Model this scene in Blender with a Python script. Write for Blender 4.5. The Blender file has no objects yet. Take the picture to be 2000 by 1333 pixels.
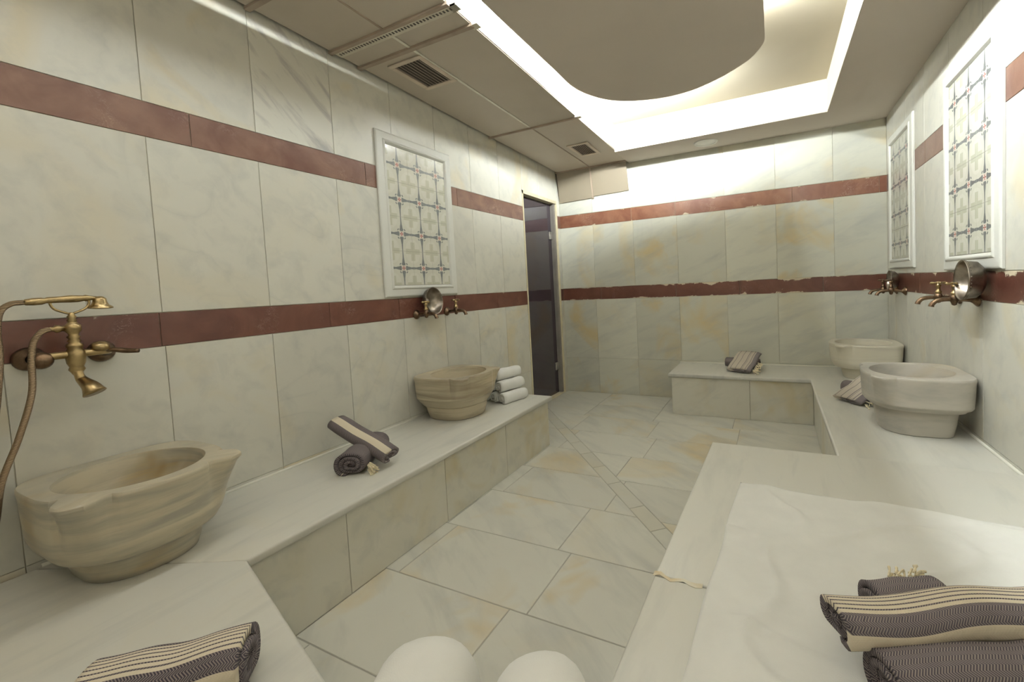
import bpy, bmesh, math, random
from mathutils import Vector, Matrix
random.seed(7)
sc = bpy.context.scene
COL = sc.collection
PI = math.pi

# ------------------------------------------------------------------ camera
cam_d = bpy.data.cameras.new('camera')
cam = bpy.data.objects.new('camera', cam_d)
COL.objects.link(cam)
Rm = [[0.901267, -0.432669, 0.02268], [0.430483, 0.900177, 0.06607], [-0.049003, -0.049783, 0.997557]]
m = Matrix(((Rm[0][0], Rm[0][2], -Rm[0][1], 2.0862),
            (Rm[1][0], Rm[1][2], -Rm[1][1], 0.0),
            (Rm[2][0], Rm[2][2], -Rm[2][1], 1.15),
            (0, 0, 0, 1)))
cam.matrix_world = m
cam_d.sensor_fit = 'HORIZONTAL'
cam_d.sensor_width = 36.0
cam_d.lens = 841.2 / 2000 * 36.0
cam_d.shift_x = -109.9 / 2000
cam_d.shift_y = -64.4 / 2000
cam_d.clip_start = 0.02
sc.camera = cam

# ------------------------------------------------------------------ world, exposure
w = bpy.data.worlds.new('world')
sc.world = w
w.use_nodes = True
w.node_tree.nodes['Background'].inputs[0].default_value = (0.02, 0.02, 0.02, 1)
w.node_tree.nodes['Background'].inputs[1].default_value = 1.0
sc.view_settings.view_transform = 'Standard'
sc.view_settings.look = 'None'
sc.view_settings.gamma = 1.0
sc.view_settings.use_curve_mapping = False
sc.view_settings.exposure = 0.42
sc.cycles.caustics_reflective = False
sc.cycles.caustics_refractive = False
sc.cycles.sample_clamp_indirect = 4.0

TUBE_POWER = 36.0         # near part of the left cove run          # emission strength of the cove tubes
LAMP_COL = (0.95, 1.0, 0.985, 1)


def area(name, loc, rot, sx, sy, power, col):
    d = bpy.data.lights.new(name, 'AREA')
    d.shape = 'RECTANGLE'
    d.size = sx
    d.size_y = sy
    d.energy = power
    d.color = col
    o = bpy.data.objects.new(name, d)
    COL.objects.link(o)
    o.location = loc
    o.rotation_euler = rot
    return o


# warm fill light added behind the camera, out of view
area('fill_light', (1.5, -0.45, 2.25), (math.radians(28), 0, 0), 2.2, 0.5, 5.5, (1.0, 0.88, 0.72))

# ------------------------------------------------------------------ dimensions
W, D = 2.9106, 4.2368
NEAR = -0.6
ZLB, ZLT, ZUB, ZUT = 1.0, 1.128, 1.781, 1.911
ZC = 2.356
ZR = 2.60
ZB = 0.3575


# ------------------------------------------------------------------ material helpers
def mat(name):
    mm = bpy.data.materials.new(name)
    mm.use_nodes = True
    nt = mm.node_tree
    return mm, nt, nt.nodes['Principled BSDF']


def N(nt, typ, **kw):
    n = nt.nodes.new(typ)
    for k, v in kw.items():
        if k.startswith('i_'):
            n.inputs[k[2:].replace('_', ' ')].default_value = v
        else:
            setattr(n, k, v)
    return n


def ramp(nt, stops):
    r = nt.nodes.new('ShaderNodeValToRGB')
    e = r.color_ramp.elements
    while len(e) < len(stops):
        e.new(0.5)
    for i, (p, c) in enumerate(stops):
        e[i].position = p
        e[i].color = (c[0], c[1], c[2], 1) if isinstance(c, (tuple, list)) else (c, c, c, 1)
    return r


def mixc(nt, fac, a, b, mode='MIX'):
    n = nt.nodes.new('ShaderNodeMix')
    n.data_type = 'RGBA'
    n.blend_type = mode
    for sock, v in ((n.inputs[0], fac), (n.inputs[6], a), (n.inputs[7], b)):
        if hasattr(v, 'links') or isinstance(v, bpy.types.NodeSocket):
            nt.links.new(v, sock)
        else:
            sock.default_value = v if not isinstance(v, (tuple, list)) else (v[0], v[1], v[2], 1)
    return n.outputs[2]


def mth(nt, op, a, b=None, c=None):
    n = nt.nodes.new('ShaderNodeMath')
    n.operation = op
    for i, v in enumerate((a, b, c)):
        if v is None:
            continue
        if isinstance(v, bpy.types.NodeSocket):
            nt.links.new(v, n.inputs[i])
        else:
            n.inputs[i].default_value = v
    return n.outputs[0]


def coords(nt, rot=(0, 0, 0), scale=(1, 1, 1), rnd=True):
    tc = N(nt, 'ShaderNodeTexCoord')
    mp = N(nt, 'ShaderNodeMapping')
    mp.inputs['Rotation'].default_value = rot
    mp.inputs['Scale'].default_value = scale
    nt.links.new(tc.outputs['Object'], mp.inputs['Vector'])
    if not rnd:
        return mp.outputs[0], None
    oi = N(nt, 'ShaderNodeObjectInfo')
    cb = N(nt, 'ShaderNodeCombineXYZ')
    k = mth(nt, 'MULTIPLY', oi.outputs['Random'], 47.0)
    k2 = mth(nt, 'MULTIPLY', oi.outputs['Random'], 91.0)
    nt.links.new(k, cb.inputs[0])
    nt.links.new(k2, cb.inputs[1])
    nt.links.new(k, cb.inputs[2])
    ad = N(nt, 'ShaderNodeVectorMath', operation='ADD')
    nt.links.new(mp.outputs[0], ad.inputs[0])
    nt.links.new(cb.outputs[0], ad.inputs[1])
    return ad.outputs[0], oi.outputs['Random']


def noise(nt, vec, scale, detail=4, dist=0.0, rough=0.55):
    n = N(nt, 'ShaderNodeTexNoise')
    n.inputs['Scale'].default_value = scale
    n.inputs['Detail'].default_value = detail
    n.inputs['Roughness'].default_value = rough
    n.inputs['Distortion'].default_value = dist
    nt.links.new(vec, n.inputs['Vector'])
    return n.outputs['Fac']


def bump(nt, b, h, strength=0.1, dist=0.002):
    n = N(nt, 'ShaderNodeBump')
    n.inputs['Strength'].default_value = strength
    n.inputs['Distance'].default_value = dist
    nt.links.new(h, n.inputs['Height'])
    nt.links.new(n.outputs[0], b.inputs['Normal'])


def marble(name, base=(0.74, 0.735, 0.66), yellow=(0.66, 0.55, 0.33), grey=(0.44, 0.45, 0.43),
           y_amt=0.35, v_amt=0.5, s_amt=0.35, s_rng=(0.50, 0.80), streak=((0.6, 0.5, 0.7), (0.8, 5.0, 5.0)), rough=0.22, rot=(0.5, 0.3, 0.6), sc_=(1.0, 1.0, 1.0), tint=0.10, spec=0.45):
    mm, nt, b = mat(name)
    v, rnd = coords(nt, rot, sc_)
    cloud = noise(nt, v, 2.3, 3, 0.5)
    ycl = noise(nt, v, 2.0, 3, 1.0)
    rv = noise(nt, v, 1.3, 4, 1.6, 0.5)
    vein = mth(nt, 'ABSOLUTE', mth(nt, 'SUBTRACT', rv, 0.5))
    vr = ramp(nt, [(0.0, 1.0), (0.006, 0.5), (0.035, 0.0)])
    nt.links.new(vein, vr.inputs[0])
    vm = noise(nt, v, 1.1, 2)
    vmr = ramp(nt, [(0.46, 0.0), (0.66, 1.0)])
    nt.links.new(vm, vmr.inputs[0])
    vf = mth(nt, 'MULTIPLY', mth(nt, 'MULTIPLY', vr.outputs[0], vmr.outputs[0]), v_amt)
    yr = ramp(nt, [(0.52, 0.0), (0.75, 1.0)])
    nt.links.new(ycl, yr.inputs[0])
    yf = mth(nt, 'MULTIPLY', yr.outputs[0], y_amt)
    if rnd is not None:
        yf = mth(nt, 'MULTIPLY', yf, mth(nt, 'ADD', mth(nt, 'MULTIPLY', mth(nt, 'FRACT', mth(nt, 'MULTIPLY', rnd, 13.7)), 1.5), 0.25))
    gr = ramp(nt, [(0.42, 0.0), (0.72, 1.0)])
    nt.links.new(cloud, gr.inputs[0])
    gf = mth(nt, 'MULTIPLY', gr.outputs[0], 0.30 * v_amt + 0.08)
    c = mixc(nt, gf, base, tuple(x * 0.78 for x in base[:2]) + (base[2] * 0.82,))
    mp2 = N(nt, 'ShaderNodeMapping')
    mp2.inputs['Rotation'].default_value = streak[0]
    mp2.inputs['Scale'].default_value = streak[1]
    nt.links.new(v, mp2.inputs['Vector'])
    stn = noise(nt, mp2.outputs[0], 2.2, 5, 0.4, 0.6)
    sr = ramp(nt, [(s_rng[0], 0.0), (s_rng[1], 1.0)])
    nt.links.new(stn, sr.inputs[0])
    c = mixc(nt, yf, c, yellow)
    c = mixc(nt, mth(nt, 'MULTIPLY', sr.outputs[0], s_amt), c, grey)
    c = mixc(nt, vf, c, grey)
    tn = mth(nt, 'ADD', mth(nt, 'MULTIPLY', mth(nt, 'FRACT', mth(nt, 'MULTIPLY', rnd, 7.3)), tint), 1.0 - tint)
    cx = N(nt, 'ShaderNodeCombineXYZ')
    for i in range(3):
        nt.links.new(tn, cx.inputs[i])
    c = mixc(nt, 1.0, c, cx.outputs[0], 'MULTIPLY')
    nt.links.new(c, b.inputs['Base Color'])
    b.inputs['Roughness'].default_value = rough + 0.02
    b.inputs['Specular IOR Level'].default_value = spec
    bump(nt, b, noise(nt, v, 3, 1), 0.10, 0.004)
    return mm


M = {}
M['marble'] = marble('wall_marble', base=(0.67, 0.655, 0.58), y_amt=0.5, v_amt=0.40, s_amt=0.5, s_rng=(0.48, 0.78), rough=0.30)
M['marble_veined'] = marble('strongly_veined_marble', base=(0.67, 0.655, 0.58), grey=(0.30, 0.29, 0.30), y_amt=0.3, v_amt=0.2, s_amt=0.75, s_rng=(0.52, 0.70), rough=0.30, rot=(0.8, 0, 0), streak=((0, 0, 0), (1.0, 1.3, 6.5)))
M['marble_back'] = marble('back_wall_marble', base=(0.645, 0.64, 0.55), y_amt=0.9, v_amt=0.2, s_amt=0.6, s_rng=(0.47, 0.76), tint=0.16, rough=0.26, streak=((0.1, 0.2, 0.1), (1.2, 1.2, 5.0)))
M['marble_floor'] = marble('floor_marble', base=(0.66, 0.65, 0.58), yellow=(0.63, 0.51, 0.30), y_amt=0.85, v_amt=0.15, s_amt=0.65, s_rng=(0.47, 0.76), rough=0.28, tint=0.10, streak=((0, 0, 0.3), (0.9, 4.0, 1.0)))
M['marble_strip'] = marble('floor_strip_marble', base=(0.60, 0.59, 0.52), y_amt=0.2, v_amt=0.1, rough=0.28)
M['marble_slab'] = marble('bench_slab_marble', base=(0.675, 0.665, 0.605), y_amt=0.12, v_amt=0.06, s_amt=0.5, rough=0.34, tint=0.05, rot=(0, 0, 0), streak=((0, 0, 0.25), (6.0, 1.0, 1.0)))
M['marble_front'] = marble('bench_front_marble', base=(0.69, 0.67, 0.585), yellow=(0.60, 0.50, 0.28), y_amt=0.7, v_amt=0.12, s_amt=0.5, rough=0.28, tint=0.08)
M['marble_frame'] = marble('frame_marble', base=(0.68, 0.68, 0.63), y_amt=0.0, v_amt=0.05, s_amt=0.2, rough=0.3, tint=0.02)
M['basin_tan'] = marble('basin_tan_marble', base=(0.50, 0.44, 0.32), yellow=(0.36, 0.26, 0.13), grey=(0.24, 0.20, 0.14), y_amt=0.8, v_amt=0.0, s_amt=0.85, s_rng=(0.46, 0.66), rough=0.32, streak=((0.08, 0.06, 0), (0.8, 0.8, 9.0)), rot=(0, 0, 0), tint=0)
M['basin_olive'] = marble('basin_olive_marble', base=(0.52, 0.465, 0.345), yellow=(0.37, 0.26, 0.11), grey=(0.30, 0.285, 0.24), y_amt=1.0, v_amt=0.0, s_amt=0.85, s_rng=(0.44, 0.62), rough=0.28, streak=((0.08, 0.06, 0), (0.8, 0.8, 9.0)), rot=(0, 0, 0), tint=0)
M['basin_grey'] = marble('basin_grey_marble', base=(0.49, 0.46, 0.40), yellow=(0.42, 0.35, 0.24), grey=(0.28, 0.27, 0.25), y_amt=0.6, v_amt=0.0, s_amt=0.75, s_rng=(0.46, 0.68), rough=0.36, streak=((0.2, 0.1, 0), (1.0, 1.0, 4.0)), rot=(0, 0, 0), tint=0)
M['basin_pale'] = marble('basin_pale_marble', base=(0.60, 0.56, 0.45), yellow=(0.48, 0.39, 0.25), grey=(0.40, 0.36, 0.31), y_amt=0.5, v_amt=0.0, s_amt=0.6, rough=0.3, streak=((0.08, 0.06, 0), (0.8, 0.8, 9.0)), rot=(0, 0, 0), tint=0)


def band(name, chips=0.0, dark=(0.078, 0.026, 0.019), light=(0.140, 0.058, 0.040)):
    mm, nt, b = mat(name)
    v, rnd = coords(nt)
    n1 = noise(nt, v, 7, 6, 1.0)
    r = ramp(nt, [(0.3, dark), (0.72, light)])
    nt.links.new(n1, r.inputs[0])
    c = r.outputs[0]
    sv = noise(nt, v, 16, 7, 2.5, 0.65)
    s = ramp(nt, [(0.0, 1.0), (0.012, 0.0)])
    nt.links.new(mth(nt, 'ABSOLUTE', mth(nt, 'SUBTRACT', sv, 0.5)), s.inputs[0])
    gate = ramp(nt, [(0.55, 0.0), (0.7, 0.6)])
    nt.links.new(noise(nt, v, 5, 2), gate.inputs[0])
    c = mixc(nt, mth(nt, 'MULTIPLY', s.outputs[0], gate.outputs[0]), c, (0.62, 0.5, 0.42))
    if chips > 0:
        tc = N(nt, 'ShaderNodeTexCoord')
        sp = N(nt, 'ShaderNodeSeparateXYZ')
        nt.links.new(tc.outputs['Generated'], sp.inputs[0])
        e = mth(nt, 'MULTIPLY', mth(nt, 'ABSOLUTE', mth(nt, 'SUBTRACT', sp.outputs[2], 0.5)), 2.0)
        e = mth(nt, 'POWER', e, 3.0)
        cn = noise(nt, v, 6, 7, 0.6, 0.62)
        k = mth(nt, 'ADD', cn, mth(nt, 'MULTIPLY', e, chips))
        kr = ramp(nt, [(0.70, 0.0), (0.735, 1.0)])
        nt.links.new(k, kr.inputs[0])
        c = mixc(nt, kr.outputs[0], c, (0.66, 0.58, 0.44))
    nt.links.new(c, b.inputs['Base Color'])
    b.inputs['Roughness'].default_value = 0.30
    bump(nt, b, sv, 0.15, 0.002)
    return mm


M['band'] = band('red_marble', 0.05)
M['band_chip'] = band('chipped_red_marble', 0.22)
M['band_chip_glare'] = band('chipped_glare_red_marble', 0.14, (0.17, 0.062, 0.038), (0.26, 0.125, 0.075))  # chipped, with glare on the upper band painted in as paler red
M['band_glare'] = band('glare_red_marble', 0.02, (0.115, 0.045, 0.032), (0.21, 0.115, 0.080))  # upper band: its glare is put into the colour as lighter tones


def plain(name, col, rough=0.5, metal=0.0, nscale=None, namt=0.15, bmp=0.0, spec=0.5):
    mm, nt, b = mat(name)
    v, _ = coords(nt)
    n1 = noise(nt, v, nscale or 6, 4, 0.5)
    r = ramp(nt, [(0.3, tuple(x * (1 - namt) for x in col)), (0.7, tuple(min(1, x * (1 + namt)) for x in col))])
    nt.links.new(n1, r.inputs[0])
    nt.links.new(r.outputs[0], b.inputs['Base Color'])
    b.inputs['Roughness'].default_value = rough
    b.inputs['Metallic'].default_value = metal
    b.inputs['Specular IOR Level'].default_value = spec
    if bmp:
        bump(nt, b, n1, bmp, 0.002)
    return mm


M['grout'] = plain('pale_grout', (0.60, 0.575, 0.47), 0.9)
M['grout_floor'] = plain('grey_grout', (0.42, 0.41, 0.365), 0.9)
M['sealant'] = plain('white_sealant', (0.80, 0.79, 0.70), 0.5, namt=0.04)
M['plaster'] = plain('ceiling_plaster', (0.60, 0.535, 0.47), 0.85, nscale=1.5, namt=0.03)
M['plaster_cream'] = plain('cream_plaster', (0.68, 0.63, 0.52), 0.85, nscale=1.5, namt=0.04)
M['metal_panel'] = plain('beige_metal_panel', (0.50, 0.44, 0.365), 0.42, nscale=2.0, namt=0.05)
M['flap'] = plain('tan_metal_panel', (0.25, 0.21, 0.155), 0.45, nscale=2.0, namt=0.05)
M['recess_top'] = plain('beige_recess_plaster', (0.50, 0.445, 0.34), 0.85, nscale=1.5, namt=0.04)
M['rail'] = plain('brown_rail', (0.33, 0.26, 0.20), 0.45)
M['rail_pale'] = plain('pale_rail', (0.62, 0.58, 0.48), 0.45)
M['foil'] = plain('foil_tape', (0.70, 0.68, 0.60), 0.30, 0.6)
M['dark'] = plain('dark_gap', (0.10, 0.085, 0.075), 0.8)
M['vent'] = plain('vent_enamel', (0.62, 0.53, 0.43), 0.4)
M['brass'] = plain('aged_brass', (0.36, 0.27, 0.14), 0.30, 1.0, nscale=30, namt=0.35, bmp=0.1)
M['brass_dark'] = plain('tarnished_brass', (0.15, 0.10, 0.065), 0.38, 1.0, nscale=40, namt=0.4, bmp=0.1)
M['tin'] = plain('worn_tinned_copper', (0.27, 0.235, 0.20), 0.34, 1.0, nscale=25, namt=0.35, bmp=0.25)
M['steel'] = plain('door_fitting_steel', (0.62, 0.60, 0.56), 0.3, 0.9)
M['frame_cream'] = plain('cream_door_frame', (0.66, 0.60, 0.42), 0.5)
M['jamb'] = plain('grey_jamb', (0.22, 0.20, 0.18), 0.45)
M['lamp_white'] = plain('lamp_trim_white', (0.80, 0.78, 0.72), 0.4)
M['fringe'] = plain('cream_fringe', (0.78, 0.70, 0.50), 0.9, nscale=60, namt=0.2)


def m_emit(name, power):
    mm, nt, b = mat(name)
    b.inputs['Base Color'].default_value = (0.9, 0.9, 0.9, 1)
    b.inputs['Emission Color'].default_value = LAMP_COL
    b.inputs['Emission Strength'].default_value = power
    return mm


M['tube'] = m_emit('led_tube', TUBE_POWER)
M['tube_far'] = m_emit('led_tube_far', TUBE_POWER * 1.2)
M['tube_right'] = m_emit('led_tube_right', TUBE_POWER * 12.0)
M['tube_arc'] = m_emit('led_tube_arc', TUBE_POWER * 30.0)


def m_glass():
    mm, nt, b = mat('smoked_glass')
    b.inputs['Base Color'].default_value = (0.055, 0.042, 0.055, 1)
    b.inputs['Roughness'].default_value = 0.04
    b.inputs['Transmission Weight'].default_value = 0.25
    b.inputs['IOR'].default_value = 1.6
    v, _ = coords(nt)
    n1 = noise(nt, v, 2, 2)
    nt.links.new(mth(nt, 'ADD', mth(nt, 'MULTIPLY', n1, 0.05), 0.02), b.inputs['Roughness'])
    return mm


M['glass'] = m_glass()


def m_terry(name='white_terry', col=(0.80, 0.80, 0.77), scale=260, st=0.6):
    mm, nt, b = mat(name)
    v, _ = coords(nt)
    n0 = noise(nt, v, scale, 2)
    n1 = noise(nt, v, 9, 3)
    r = ramp(nt, [(0.3, tuple(x * 0.93 for x in col)), (0.7, col)])
    nt.links.new(n1, r.inputs[0])
    nt.links.new(r.outputs[0], b.inputs['Base Color'])
    b.inputs['Roughness'].default_value = 0.95
    b.inputs['Specular IOR Level'].default_value = 0.15
    b.inputs['Sheen Weight'].default_value = 0.25
    bump(nt, b, n0, st, 0.0015)
    return mm


M['terry'] = m_terry()
M['sheet'] = m_terry('white_towel_sheet', (0.84, 0.84, 0.80), 400, 0.35)


def m_woven(name, stripes, dark=(0.055, 0.047, 0.060), cream=(0.72, 0.64, 0.50), scale=1.0):
    """stripes: list of (u_from, u_to) cream bands, u = metres from the towel's outer edge"""
    mm, nt, b = mat(name)
    uv = N(nt, 'ShaderNodeUVMap')
    uv.uv_map = 'UVMap'
    sp = N(nt, 'ShaderNodeSeparateXYZ')
    nt.links.new(uv.outputs[0], sp.inputs[0])
    u, vv = sp.outputs[0], sp.outputs[1]
    # herringbone: diagonal threads that change direction every few millimetres
    tri = mth(nt, 'ABSOLUTE', mth(nt, 'SUBTRACT', mth(nt, 'FRACT', mth(nt, 'MULTIPLY', u, 55.0 / scale)), 0.5))
    ph = mth(nt, 'ADD', mth(nt, 'MULTIPLY', vv, 190.0 / scale), mth(nt, 'MULTIPLY', tri, 3.2))
    th = mth(nt, 'ABSOLUTE', mth(nt, 'SUBTRACT', mth(nt, 'FRACT', ph), 0.5))
    tr = ramp(nt, [(0.20, 0.0), (0.34, 1.0)])
    nt.links.new(mth(nt, 'MULTIPLY', th, 1.0), tr.inputs[0])
    hb = mixc(nt, mth(nt, 'MULTIPLY', tr.outputs[0], 0.62), dark, (0.36, 0.31, 0.285))
    f = None
    for a, c_ in stripes:
        g = mth(nt, 'MULTIPLY', mth(nt, 'GREATER_THAN', u, a), mth(nt, 'LESS_THAN', u, c_))
        f = g if f is None else mth(nt, 'MAXIMUM', f, g)
    col = hb
    if f is not None:
        ribs = mth(nt, 'ABSOLUTE', mth(nt, 'SUBTRACT', mth(nt, 'FRACT', mth(nt, 'MULTIPLY', u, 300.0)), 0.5))
        cr = mixc(nt, mth(nt, 'MULTIPLY', ribs, 0.35), cream, (0.5, 0.44, 0.35))
        col = mixc(nt, f, hb, cr)
    nt.links.new(col, b.inputs['Base Color'])
    b.inputs['Roughness'].default_value = 0.92
    b.inputs['Specular IOR Level'].default_value = 0.15
    bump(nt, b, tr.outputs[0], 0.5, 0.001)
    return mm


# ------------------------------------------------------------------ object helpers
def link(name, me, parent=None, mats=(), loc=None, rot=None, smooth=False):
    o = bpy.data.objects.new(name, me)
    COL.objects.link(o)
    for q in mats:
        me.materials.append(q)
    if parent:
        o.parent = parent
    if loc is not None:
        o.location = loc
    if rot is not None:
        o.rotation_euler = rot
    if smooth:
        for p in me.polygons:
            p.use_smooth = True
    return o


def tag(o, label=None, cat=None, group=None, kind=None):
    if label:
        o['label'] = label
    if cat:
        o['category'] = cat
    if group:
        o['group'] = group
    if kind:
        o['kind'] = kind
    return o


def thing(name, label, cat, loc=(0, 0, 0), rz=0.0, group=None):
    o = bpy.data.objects.new(name, None)
    o.empty_display_size = 0.05
    COL.objects.link(o)
    o.location = loc
    o.rotation_euler = (0, 0, rz)
    return tag(o, label, cat, group)


def pymesh(name, vs, fs):
    me = bpy.data.meshes.new(name)
    me.from_pydata([tuple(v) for v in vs], [], fs)
    me.update()
    return me


def bm_mesh(name, bm):
    me = bpy.data.meshes.new(name)
    bmesh.ops.recalc_face_normals(bm, faces=bm.faces)
    bm.to_mesh(me)
    bm.free()
    return me


def add_box(bm, lo, hi, bevel=0.0, segs=1):
    vs = [bm.verts.new((x, y, z)) for x in (lo[0], hi[0]) for y in (lo[1], hi[1]) for z in (lo[2], hi[2])]
    F = [(0, 1, 3, 2), (4, 6, 7, 5), (0, 4, 5, 1), (2, 3, 7, 6), (0, 2, 6, 4), (1, 5, 7, 3)]
    fs = [bm.faces.new([vs[i] for i in f]) for f in F]
    if bevel > 0:
        es = set(e for f in fs for e in f.edges)
        bmesh.ops.bevel(bm, geom=list(es), offset=bevel, segments=segs, affect='EDGES', profile=0.5)


def box(name, lo, hi, m_, parent=None, bevel=0.0, segs=1, loc=None, rot=None):
    bm = bmesh.new()
    add_box(bm, lo, hi, bevel, segs)
    return link(name, bm_mesh(name, bm), parent, [m_], loc, rot)


def frame_for(t):
    t = t.normalized()
    a = Vector((0, 0, 1)) if abs(t.z) < 0.9 else Vector((1, 0, 0))
    x = t.cross(a).normalized()
    return x, t.cross(x).normalized()


def add_tube(bm, pts, rad, n=12, caps=True, sx=1.0):
    pts = [Vector(p) for p in pts]
    if not isinstance(rad, (list, tuple)):
        rad = [rad] * len(pts)
    rings = []
    x = None
    for i, p in enumerate(pts):
        t = (pts[min(i + 1, len(pts) - 1)] - pts[max(i - 1, 0)])
        t.normalize()
        if x is None:
            x, y = frame_for(t)
        else:
            x = (x - t * x.dot(t)).normalized()
            y = t.cross(x).normalized()
        rings.append([bm.verts.new(p + (x * math.cos(2 * PI * k / n) * sx + y * math.sin(2 * PI * k / n)) * rad[i]) for k in range(n)])
    for a, b in zip(rings, rings[1:]):
        for k in range(n):
            bm.faces.new((a[k], a[(k + 1) % n], b[(k + 1) % n], b[k]))
    if caps:
        bm.faces.new(rings[0][::-1])
        bm.faces.new(rings[-1])


def add_lathe(bm, prof, origin=(0, 0, 0), axis=(0, 0, 1), n=24):
    """prof: list of (r, h) along axis"""
    ax = Vector(axis).normalized()
    x, y = frame_for(ax)
    o = Vector(origin)
    rings = []
    for r, h in prof:
        if r < 1e-5:
            rings.append([bm.verts.new(o + ax * h)])
        else:
            rings.append([bm.verts.new(o + ax * h + (x * math.cos(2 * PI * k / n) + y * math.sin(2 * PI * k / n)) * r) for k in range(n)])
    for a, b in zip(rings, rings[1:]):
        for k in range(n):
            k2 = (k + 1) % n
            if len(a) == 1 and len(b) == 1:
                continue
            if len(a) == 1:
                bm.faces.new((a[0], b[k2], b[k]))
            elif len(b) == 1:
                bm.faces.new((a[k], a[k2], b[0]))
            else:
                bm.faces.new((a[k], a[k2], b[k2], b[k]))


def spline(pts, n=8):
    pts = [Vector(p) for p in pts]
    out = []
    P = [pts[0] * 2 - pts[1]] + pts + [pts[-1] * 2 - pts[-2]]
    for i in range(1, len(P) - 2):
        for k in range(n):
            t = k / n
            a, b, c, d = P[i - 1], P[i], P[i + 1], P[i + 2]
            out.append(0.5 * ((2 * b) + (c - a) * t + (2 * a - 5 * b + 4 * c - d) * t * t + (3 * b - a - 3 * c + d) * t ** 3))
    out.append(pts[-1])
    return out


def tube_obj(name, pts, rad, m_, parent, n=12, smooth=True):
    bm = bmesh.new()
    add_tube(bm, pts, rad, n)
    return link(name, bm_mesh(name, bm), parent, [m_], smooth=smooth)


def lathe_obj(name, prof, m_, parent, origin=(0, 0, 0), axis=(0, 0, 1), n=24, loc=None):
    bm = bmesh.new()
    add_lathe(bm, prof, origin, axis, n)
    return link(name, bm_mesh(name, bm), parent, [m_], smooth=True, loc=loc)


# tile: a slab with a small chamfer round its front face; the plane is given by an axis map
def tile_mesh(name, poly, to3, thick=0.010, ch=0.0018, proud=0.0):
    """poly: 2D outline (counter-clockwise); to3(u, v, d): 3D point, d = depth behind the face"""
    c = Vector((sum(p[0] for p in poly) / len(poly), sum(p[1] for p in poly) / len(poly)))
    n = len(poly)
    vs, fs = [], []

    def inset(k):
        out = []
        for i in range(n):
            p0, p1, p2 = Vector(poly[i - 1]), Vector(poly[i]), Vector(poly[(i + 1) % n])
            d1 = (p1 - p0).normalized()
            d2 = (p2 - p1).normalized()
            n1 = Vector((-d1.y, d1.x))
            n2 = Vector((-d2.y, d2.x))
            s = n1 + n2
            q = 1 + n1.dot(n2)
            out.append(p1 + s * (k / max(q, 0.3)))
        return out
    for p in inset(ch):
        vs.append(to3(p.x, p.y, -proud))
    for p in poly:
        vs.append(to3(p[0], p[1], ch - proud))
    for p in poly:
        vs.append(to3(p[0], p[1], thick))
    fs.append(list(range(n)))
    for i in range(n):
        j = (i + 1) % n
        fs.append((i, n + i, n + j, j))
        fs.append((n + i, 2 * n + i, 2 * n + j, n + j))
    me = pymesh(name, vs, fs)
    bm = bmesh.new()
    bm.from_mesh(me)
    bmesh.ops.recalc_face_normals(bm, faces=bm.faces)
    bm.to_mesh(me)
    bm.free()
    return me


GAP = 0.0011


def rect(a0, b0, a1, b1, g=GAP):
    return [(a0 + g, b0 + g), (a1 - g, b0 + g), (a1 - g, b1 - g), (a0 + g, b1 - g)]


# ------------------------------------------------------------------ floor
floor = box('floor', (-0.3, NEAR - 0.1, -0.12), (W + 0.1, D + 0.1, -0.0025), M['grout_floor'])
tag(floor, kind='structure')


def clip(poly, nx, ny, c):
    """keep nx*x + ny*y <= c"""
    out = []
    for i in range(len(poly)):
        a, b = poly[i], poly[(i + 1) % len(poly)]
        da, db = nx * a[0] + ny * a[1] - c, nx * b[0] + ny * b[1] - c
        if da <= 0:
            out.append(a)
        if (da < 0 < db) or (db < 0 < da):
            t = da / (da - db)
            out.append((a[0] + (b[0] - a[0]) * t, a[1] + (b[1] - a[1]) * t))
    # remove near duplicates
    res = []
    for p in out:
        if not res or math.hypot(p[0] - res[-1][0], p[1] - res[-1][1]) > 0.004:
            res.append(p)
    if len(res) > 2 and math.hypot(res[0][0] - res[-1][0], res[0][1] - res[-1][1]) < 0.004:
        res.pop()
    return res


def area2(p):
    return 0.5 * sum(p[i][0] * p[(i + 1) % len(p)][1] - p[(i + 1) % len(p)][0] * p[i][1] for i in range(len(p)))


f3 = lambda x, y, d: (x, y, -d)
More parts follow.
